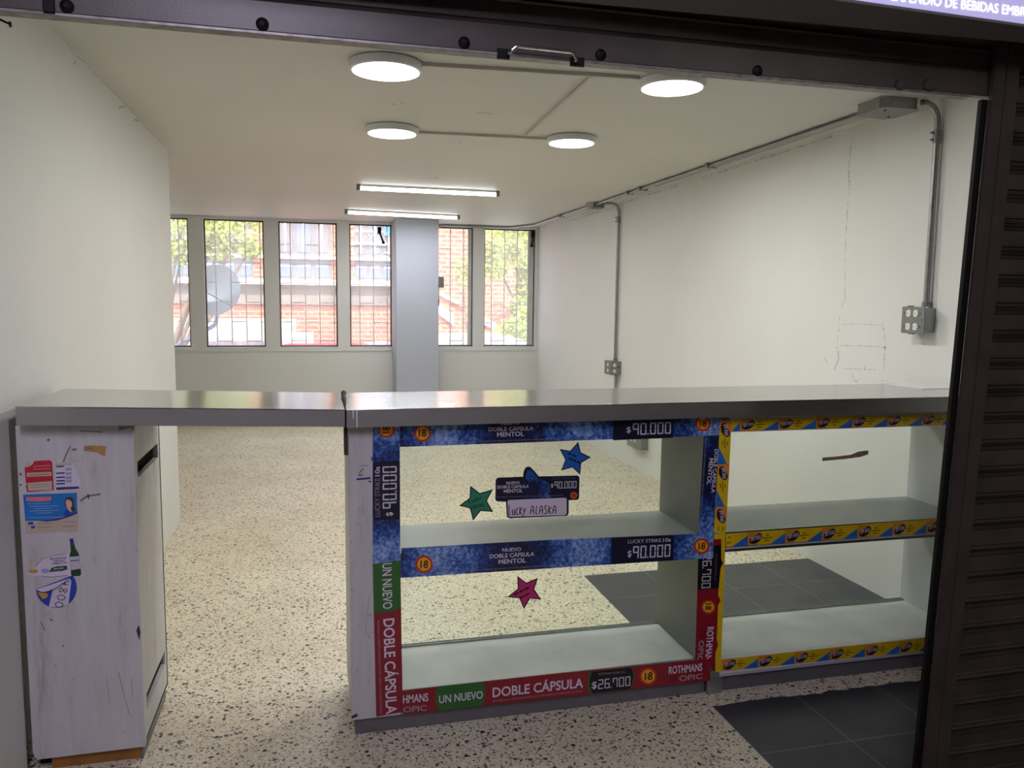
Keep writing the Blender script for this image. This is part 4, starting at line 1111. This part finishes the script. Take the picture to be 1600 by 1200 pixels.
p.poly('bottle_print', [(108.5, 842), (114, 840.8), (116, 848.8), (109.7, 849.5)], I_BLUEBAR, 2)
p.poly('bottle_label_print', [(109, 870), (123.5, 869), (126, 888.5), (111, 891)], I_BOTLAB, 2)
p.poly('bottle_label_print', [(110, 876), (123, 874.5), (123, 875.8), (110, 877.3)], I_BLUEBAR, 3)
p.text('lettering', 'PREGUNTA POR', (78, 874.8), (104, 873), 3.0, I_BLACK, 2).text('lettering', 'NUESTROS', (83, 878.3), (101, 877), 2.6, I_BLACK, 2).text('lettering', 'COMBOS CON', (80.5, 882), (104, 880.3), 2.6, I_BLACK, 2)
p.poly('oval_print', [(77, 894), (80, 887.5), (88, 885), (104.5, 884), (105.5, 889.5), (98, 892), (86, 893)], I_DGREEN, 2)
p.hand('oval_print', '~~', (84, 890.5), (101, 888.5), 2.6, 0.7, I_WHITE, 3)
p.disc('gold_print', (52, 892.5), 7.5, I_GOLD, 2, 3.2, 20); p.disc('outline_print', (71, 892), 7, I_LBLUE, 2, 3.6, 16)
for q in (((56, 884), (66, 874), (80, 868), (104, 866)), ((66, 900), (80, 902), (104, 899))):
    ribbon([p.P(v, 2) for v in q], 0.0012, I_BLUEBAR, p.mb('outline_print'), (0, -1, 0))
p.build()
p = Print('sticker', 'round blue and white sticker with a handwritten price, its top peeling off', 'sticker', YP, GS)
arc = [(88 + 32 * math.cos(math.radians(a)), 918.5 + 31.5 * math.sin(math.radians(a))) for a in range(-38, 178, 8)]
p.sheet(arc + [(56.2, 921)], I_ROYAL)
p.poly('white_band', [(83, 918), (109.5, 904.5), (111.5, 908), (107, 944.5), (93, 949.5), (76.5, 948)], I_PLATE, 1)
p.poly('gold_print', [(58, 925), (75, 927), (74, 933), (67, 936.5)], I_GOLD, 1)
p.hand('handwritten_price', '4800', (97, 905), (84, 950), 11.5, 1.1, I_EDGE, 3)
g = p.mb('peeling_top')
q = [on_y(v, YP - d) for v, d in (((56.2, 921.5), 0.001), ((110.5, 903), 0.001), ((100, 909.5), 0.012), ((86, 918.5), 0.016), ((76, 923.5), 0.014), ((66, 925), 0.008))]
g.flat(q, I_PLATE)
p.build()
p = Print('tape_scrap', 'small torn brown tape scrap near the top of the pillar cabinet', 'tape', YP)
p.sheet([(131, 697), (140, 696), (166, 697), (164, 712.5), (158, 711), (150, 706.5), (131, 704.5)], I_TAPE)
p.poly('torn_mark', [(133, 699.5), (146, 700), (146, 702.5), (133, 702)], I_GLUE, 1); p.build()  # darker torn lines on the tape

# ------------------------------------------------------------------ roller shutters
def slat_curtain(x0, x1, zb, zt, pitch, name, parent, y=YS, phase=0.0):
    """interlocking slats: a flat band and a rolled double rib per pitch"""
    prof = []
    z = zb
    while z < zt:
        for f, d in ((0.0, 0.0), (0.05, 0.004), (0.55, 0.004), (0.60, 0.0), (0.63, 0.010), (0.67, 0.013), (0.72, 0.010), (0.755, 0.004), (0.79, 0.004), (0.83, -0.004), (0.90, -0.008), (0.95, -0.004), (0.985, 0.006)):
            zz = z + f * pitch
            if zz <= zt: prof.append((zz, d))
        z += pitch
    vs = []; fs = []
    for zz, d in prof: vs += [(x0, y + d, zz), (x1, y + d, zz)]
    n = len(prof)
    for k in range(n - 1): fs.append((2 * k, 2 * k + 1, 2 * k + 3, 2 * k + 2))
    m = MB(); m.add(vs, fs, M_SHUT)
    # back skin so that the curtain has thickness
    vb = [(v[0], v[1] + 0.014, v[2]) for v in vs]; m.add(vb, [f[::-1] for f in fs], M_SHUT)
    m.add([vs[0], vs[1], vb[1], vb[0]], [(0, 1, 2, 3)], M_SHUT)
    return m.build(name, parent)
t = thing('roller_shutter', (0.5, YS, 1.99), 'dark brown roller shutter pulled up over the shop entrance', 'roller shutter')
slat_curtain(-0.85, 1.80, 2.077, 2.42, 0.078, 'curtain', t)
g = MB(); g.prism([(-0.85, YS - 0.004, 2.006), (-0.85, YS - 0.004, 2.066), (-0.85, YS + 0.004, 2.078), (-0.85, YS + 0.022, 2.078), (-0.85, YS + 0.022, 2.006)], (2.645, 0, 0), M_SHUT)
rail = g.build('bottom_rail', t, 0.002)
part(bx(-0.85, 1.69, YS - 0.006, YS + 0.026, 1.9995, 2.006, M_RAIL).build('bottom_flange', t, 0.001), 'worn metal flange under the shutter')
for px in ((105, 10), (410, 38), (725, 67), (938, 86), (1183, 111)):
    c = on_y(px, YS - 0.004)
    MB().lathe((c.x, c.y, c.z), [(0.013, 0.0), (0.013, -0.004), (0.009, -0.008), (0.004, -0.010)], M_SHUT_K, 16, 1).build('bolt', rail)
h0, h1 = on_y((791, 82), YS - 0.01), on_y((897, 93), YS - 0.01)
g = MB(); zz = h0.z - 0.004
g.tube(bend([(h0.x, YS - 0.004, zz), (h0.x + 0.004, YS - 0.03, zz), (h0.x + 0.018, YS - 0.034, zz + 0.012), (h1.x - 0.012, YS - 0.034, zz + 0.010), (h1.x, YS - 0.028, zz - 0.004), (h1.x, YS - 0.004, zz - 0.004)], 0.006), 0.0035, M_CHROME, 8)
g.box(h0.x - 0.02, h0.x + 0.008, YS - 0.010, YS - 0.003, zz - 0.010, zz + 0.012, M_SHUT_K); g.box(h1.x - 0.008, h1.x + 0.025, YS - 0.010, YS - 0.003, zz - 0.012, zz + 0.008, M_SHUT_K)
part(g.build('handle', t), 'bent wire handle')
c = on_y((80, 8), YS)
bx(c.x - 0.012, c.x + 0.008, YS - 0.014, YS - 0.004, 2.004, 2.06, M_SHUT_K).build('lock_slot', t)
for px, r in ((1405, 0.014), (1450, 0.016)):
    c = on_y((px, 133), YS - 0.004)
    MB().lathe((c.x, c.y, c.z), [(r, 0.0), (r, -0.006), (r * 0.8, -0.010)], M_SHUT, 20, 1).build('lock_cylinder', t)

# post between the two shutters, leaning a little
t = thing('shutter_post', (1.70, YS, 0), 'dark brown steel guide post right of the entrance', 'shutter post')
def lean(x, z): return x + 0.0365 * (z - 0.10)
def post_bar(xa, xb, y0, y1, z0, z1, m, name, bev=0.002):
    P = [(lean(xa, z0), y0, z0), (lean(xb, z0), y0, z0), (lean(xb, z1), y0, z1), (lean(xa, z1), y0, z1)]
    return MB().prism(P, (0, y1 - y0, 0), m).build(name, t, bev)
post_bar(1.655, 1.676, YS - 0.006, YS + 0.006, 0.0, 1.997, M_SHUT_K, 'guide_channel')
post_bar(1.673, 1.708, YS - 0.022, YS - 0.0095, 0.0, 2.40, M_SHUT, 'inner_cover')
post_bar(1.709, 1.748, YS - 0.026, YS - 0.0095, 0.0, 2.40, M_SHUT, 'outer_cover')
# closed shutter on the right, its left edge follows the leaning post
t2 = thing('roller_shutter', (2.4, YS, 0), 'dark brown roller shutter let down at the right of the entrance', 'roller shutter')
o = slat_curtain(1.7495, 3.3, 0.010, 2.42, 0.0765, 'curtain', t2, YS + 0.006)
for v in o.data.vertices:
    w = v.co + world_of(t2)
    if w.x < 2.0: v.co.x += 0.0365 * (w.z - 0.10)
    if w.x > 2.0: v.co.z += 0.0

# lit sign box above the entrance
t = thing('sign_box', (1.5, 1.6, 2.12), 'backlit violet shop sign with white lettering in the upper right corner', 'sign')
zb0, zb1 = on_y((880, 0), 1.735), on_y((1600, 65), 1.735)
zf0, zf1 = on_y((1310, 0), 1.600), on_y((1600, 40.5), 1.600)
def zl(a, c, x): return a.z + (c.z - a.z) * (x - a.x) / (c.x - a.x)
zs0 = zf1.z
SX0, SX1 = -0.8, 3.3
def tilted(y0, y1, dz0, dz1, m, name):
    P = []
    for dz in (dz0, dz1):
        for y in (y0, y1):
            for x in (SX0, SX1):
                f = (y - 1.600) / 0.135
                z = zl(zf0, zf1, x) * (1 - f) + zl(zb0, zb1, x) * f
                P.append((x, y, z + dz))
    g = MB(); g.add(P, [(0, 2, 3, 1), (4, 5, 7, 6), (0, 1, 5, 4), (2, 6, 7, 3), (0, 4, 6, 2), (1, 3, 7, 5)], m); return g.build(name, t, 0.001)
tilted(1.604, 1.735, 0.004, 0.30, M_SOFFIT, 'housing')
tilted(1.597, 1.735, -0.003, 0.0035, M_SOFFIT, 'bottom_panel')
tilted(1.600, 1.6035, 0.004, 0.30, M_SIGN, 'lit_face')
part(MB().prism([(2.02, 1.5994, zs0 + 0.034), (3.3, 1.5994, zs0 + 0.03), (3.3, 1.5994, zs0 + 0.30), (1.85, 1.5994, zs0 + 0.30)], (0, 0.0005, 0), M_SIGNB).build('blue_field', t), 'blue corner of the sign')
g = MB(); vs, fs = text_geo('EXPENDIO DE BEBIDAS EMBRIAGANTES', False)
q0, q1 = on_y((1475, 9), 1.599), on_y((1557.5, 21.4), 1.599)
x_de = min(v.x for v in text_geo('DE BEBIDAS', False)[0]); w_de = max(v.x for v in text_geo('DE BEBIDAS', False)[0]) - x_de
w_pre = max(v.x for v in text_geo('EXPENDIO ', False)[0]) + 0.25
k = (q1 - q0).length / w_de * 1.0; hs = 0.0205 / CAPH[False]
g.add([(q0.x + (v.x - w_pre) * k, 1.599, (q0.z + q1.z) / 2 + v.y * hs) for v in vs], fs, M_SIGNW)
g.build('lettering', t)

# ------------------------------------------------------------------ the street behind the windows
YH = 15.0
bx(-9, 12, 9.8, 30, -0.85, -0.75, M_ROAD).build('street_ground', kind='structure')
t = thing('brick_building', (0, YH, -0.75), 'sunlit brick building with white ledges across the street, seen through the windows', 'building')
H = lambda px: on_y(px, YH)
bx(-8, 8, YH, YH + 0.4, -0.75, 5.0, M_BRICK).build('wall', t)
def slab(name, x0, x1, z0, z1, d, m): return bx(x0, x1, YH - d, YH, z0, z1, m).build(name, t)
zA, zB = H((480, 403)).z, H((480, 441)).z
slab('ledge', -8, 1.85, zA - 0.025, zA + 0.03, 0.12, M_LEDGE)
slab('ledge', -8, 1.85, zB - 0.05, zB + 0.045, 0.22, M_LEDGE)
slab('concrete_band', -8, 1.85, H((480, 476)).z, zB - 0.05, 0.06, M_CONC)
zT = 4.6
for pa, pb in ((255, 300), (318, 396), (432, 517), (553, 618)):
    xa, xb = H((pa, 400)).x, H((pb, 400)).x
    slab('window_bay', xa, xb, zB + 0.045, zT, 0.02, M_SILLGREY)
    n = 3
    for k in range(n):
        a = xa + (xb - xa) * (k + 0.12) / n; c = xa + (xb - xa) * (k + 0.88) / n
        w = bx(a, c, YH - 0.035, YH - 0.02, zB + 0.10, zA - 0.08, M_BLUEGREY).build('window', t)
        bx(a + 0.02, c - 0.02, YH - 0.04, YH - 0.035, zB + 0.28, zB + 0.30, M_LEDGE).build('glazing_bar', w)
        w = bx(a, c, YH - 0.035, YH - 0.02, zA + 0.10, zA + 0.75, M_BLUEGREY if k == 1 else M_SILLGREY).build('window', t)
        bx((a + c) / 2 - 0.015, (a + c) / 2 + 0.015, YH - 0.045, YH - 0.035, zA + 0.10, zA + 0.75, M_LEDGE).build('glazing_bar', w)
xa, xb = H((553, 360)).x, H((618, 360)).x
for py in (362, 382): slab('ledge', xa, xb, H((580, py)).z - 0.012, H((580, py)).z + 0.012, 0.08, M_LEDGE)
slab('blue_panel', H((600, 360)).x, H((616, 360)).x, H((600, 369)).z, H((600, 346)).z, 0.09, M_BLUE)
slab('blue_panel', H((262, 430)).x, H((281, 430)).x, zB + 0.05, H((270, 395)).z, 0.09, M_BLUE)
# pale slabs standing in for patches of sun on the bare brick
for (pa, pb, th) in (((684, 482), (708, 500), 0.10), ((686, 459), (721, 476), 0.03), ((740, 492), (775, 512), 0.07)):
    a, c = H(pa), H(pb)
    MB().prism([(a.x, YH - 0.1, a.z - th), (c.x, YH - 0.1, c.z - th), (c.x, YH - 0.1, c.z + th), (a.x, YH - 0.1, a.z + th)], (0, 0.1, 0), M_LEDGE).build('sun_patch', t)
slab('plinth', 1.9, 8, -0.75, H((700, 520)).z, 0.15, M_LEDGE)

t = thing('boundary_wall', (-2, 14.2, -0.75), 'bright white low wall in front of the brick building', 'wall')
a = on_y((462, 498.5), 14.2); c = on_y((480, 520), 14.2)
bx(-6, a.x, 14.2, 14.35, -0.75, a.z, M_LEDGE).build('wall_panel', t)
bx(a.x, c.x + 0.1, 14.2, 14.35, -0.75, c.z, M_LEDGE).build('low_step', t)

M_KERB = paint('grey_parapet', srgb(150, 142, 150), 0.9, 0, 0.15, 3)
tag(bx(-6, 6, 14.0, 14.12, -0.75, on_y((400, 533.5), 14.0).z, M_KERB).build('parapet'), 'low grey parapet along the street below the white wall', 'parapet')

def car(cx, cy, roof, L, m, label):
    t = thing('car', (cx, cy, -0.75), label, 'car')
    z0 = -0.75; H_ = roof - z0
    side = [(-L / 2, 0.22), (-L / 2, 0.55), (-L * 0.40, 0.62), (-L * 0.22, 0.66), (L * 0.42, 0.64), (L / 2, 0.56), (L / 2, 0.22)]
    g = MB(); g.prism([(cx + x, cy - 0.8, z0 + z * H_ / 1.0) for x, z in side], (0, 1.6, 0), m); g.build('body', t, 0.03)
    cab = [(-L * 0.38, 0.62), (-L * 0.27, 0.97), (-L * 0.2, 1.0), (L * 0.14, 1.0), (L * 0.22, 0.96), (L * 0.34, 0.62)]
    g = MB(); g.prism([(cx + x, cy - 0.68, z0 + z * H_) for x, z in cab], (0, 1.36, 0), m); g.build('cabin', t, 0.04)
    for wn in ([(-L * 0.32, 0.66), (-L * 0.25, 0.92), (-0.05, 0.94), (-0.05, 0.66)], [(0.05, 0.66), (0.05, 0.94), (L * 0.16, 0.92), (L * 0.27, 0.66)]):
        MB().prism([(cx + x, cy - 0.69, z0 + z * H_) for x, z in wn], (0, 0.012, 0), M_BLUEGREY).build('side_window', t)
    for x in (-L * 0.31, L * 0.31):
        for y in (-0.80, 0.62): MB().lathe((cx + x, cy + y, z0 + 0.30), [(0.12, 0.0), (0.30, 0.01), (0.30, 0.17), (0.12, 0.18)], M_TYRE, 24, 1).build('wheel', t)
a = on_y((512, 533), 13.2)
car(a.x, 13.2, a.z, 2.9, M_RED, 'red car parked outside, its roof just above the window sill')
a = on_y((636, 523), 11.3)
car(a.x + 0.9, 11.3, a.z, 3.4, M_CARW, 'white car parked outside, mostly hidden behind the column')

# satellite dish outside the second window
t = thing('satellite_dish', (-1.2, 10.8, 0.9), 'grey satellite dish outside the second window from the left', 'satellite dish')
c = on_y((340, 456), 10.8)
r = 0.33; n = Vector((-0.25, -0.95, 0.25)).normalized(); u = n.orthogonal().normalized(); v = n.cross(u)
vs = []; fs = []; S = 40; RN = 8
for i in range(RN + 1):
    q = i / RN
    for k in range(S):
        a = 2 * math.pi * k / S; vs.append(c + (u * math.cos(a) + v * math.sin(a)) * r * q + n * 0.10 * q * q)
for i in range(RN):
    for k in range(S): fs.append((i * S + k, i * S + (k + 1) % S, (i + 1) * S + (k + 1) % S, (i + 1) * S + k))
g = MB(); g.add(vs, fs, M_DISH, True); g.add([w - n * 0.008 for w in vs], [f[::-1] for f in fs], M_DISH, True)
g.build('reflector', t)
e = on_y((277, 541), 10.8)
MB().tube(bend([c - n * 0.01, c + Vector((0, 0.1, -0.12)), c + Vector((-0.04, 0.06, -0.42)), e + Vector((0, -0.1, 0)), (e.x - 0.1, YB + 0.15, e.z - 0.1)], 0.05), 0.028, M_BLUEGREY, 10).build('mount_arm', t)
MB().tube([c + v * r * 0.9 * (1 if v.z < 0 else -1) + n * 0.08, c + n * 0.34 + Vector((0, 0, -0.1))], 0.008, M_DISH, 8).build('feed_arm', t)

def tree(name, base, clusters, nleaf, label, trunk_r=0.06):
    t = thing(name, base, label, 'tree')
    rnd = random.Random(len(label)); vs = []; fs = []
    for (c, rad) in clusters:
        for _ in range(nleaf):
            while True:
                p = Vector((rnd.uniform(-1, 1), rnd.uniform(-1, 1), rnd.uniform(-1, 1)))
                if p.length < 1: break
            p = Vector(c) + Vector((p.x * rad[0], p.y * rad[1], p.z * rad[2]))
            s = rnd.uniform(0.05, 0.10); d = Vector((rnd.uniform(-1, 1), rnd.uniform(-1, 1), rnd.uniform(-0.8, 0.4))).normalized()
            w = d.orthogonal().normalized(); w = Matrix.Rotation(rnd.uniform(0, 6.28), 3, d) @ w * s * 0.42
            o = len(vs); vs += [p, p + d * s * 0.5 + w, p + d * s, p + d * s * 0.5 - w]; fs.append((o, o + 1, o + 2, o + 3))
    m = MB(); m.add(vs, fs, M_LEAF); m.build('foliage', t)
    m = MB()
    for (c, rad) in clusters:
        m.tube([base, Vector(base).lerp(Vector(c), 0.5) + Vector((0.05, 0, 0.1)), c], [trunk_r, trunk_r * 0.6, trunk_r * 0.25], M_BARK, 8)
    m.build('trunk', t)
def Q(px, y): return tuple(on_y(px, y))
tree('tree', (-2.6, 12.8, -0.75), [(Q((283, 362), 12.8), (0.32, 0.4, 0.30)), (Q((335, 352), 12.8), (0.30, 0.4, 0.22)), (Q((375, 360), 12.8), (0.34, 0.4, 0.26)), (Q((345, 385), 12.9), (0.25, 0.3, 0.2)), (Q((285, 395), 12.9), (0.3, 0.3, 0.2)), (Q((390, 390), 12.9), (0.18, 0.3, 0.12)), (Q((350, 330), 12.9), (0.8, 0.4, 0.2))],
     330, 'light green tree outside the two leftmost windows')
tree('tree', (4.4, 13.6, -0.75), [(Q((790, 375), 13.4), (0.42, 0.5, 0.32)), (Q((825, 395), 13.4), (0.45, 0.5, 0.4)), (Q((775, 410), 13.5), (0.25, 0.4, 0.3)), (Q((815, 365), 13.4), (0.5, 0.5, 0.3)), (Q((822, 440), 13.6), (0.18, 0.3, 0.4)), (Q((812, 480), 13.6), (0.16, 0.3, 0.25))],
     620, 'leafy light green tree outside the rightmost window')
tree('bush', (3.7, 12.55, -0.75), [(Q((810, 515), 12.55), (0.36, 0.4, 0.22)), (Q((785, 530), 12.55), (0.4, 0.4, 0.16)), (Q((825, 500), 12.55), (0.2, 0.3, 0.25))],
     500, 'green bush low outside the rightmost window', 0.03)
tree('bush', (2.6, 13.4, -0.75), [(Q((722, 422), 13.4), (0.14, 0.2, 0.25)), (Q((705, 540), 13.2), (0.28, 0.3, 0.10))],
     160, 'thin green shrub outside the window right of the column', 0.02)
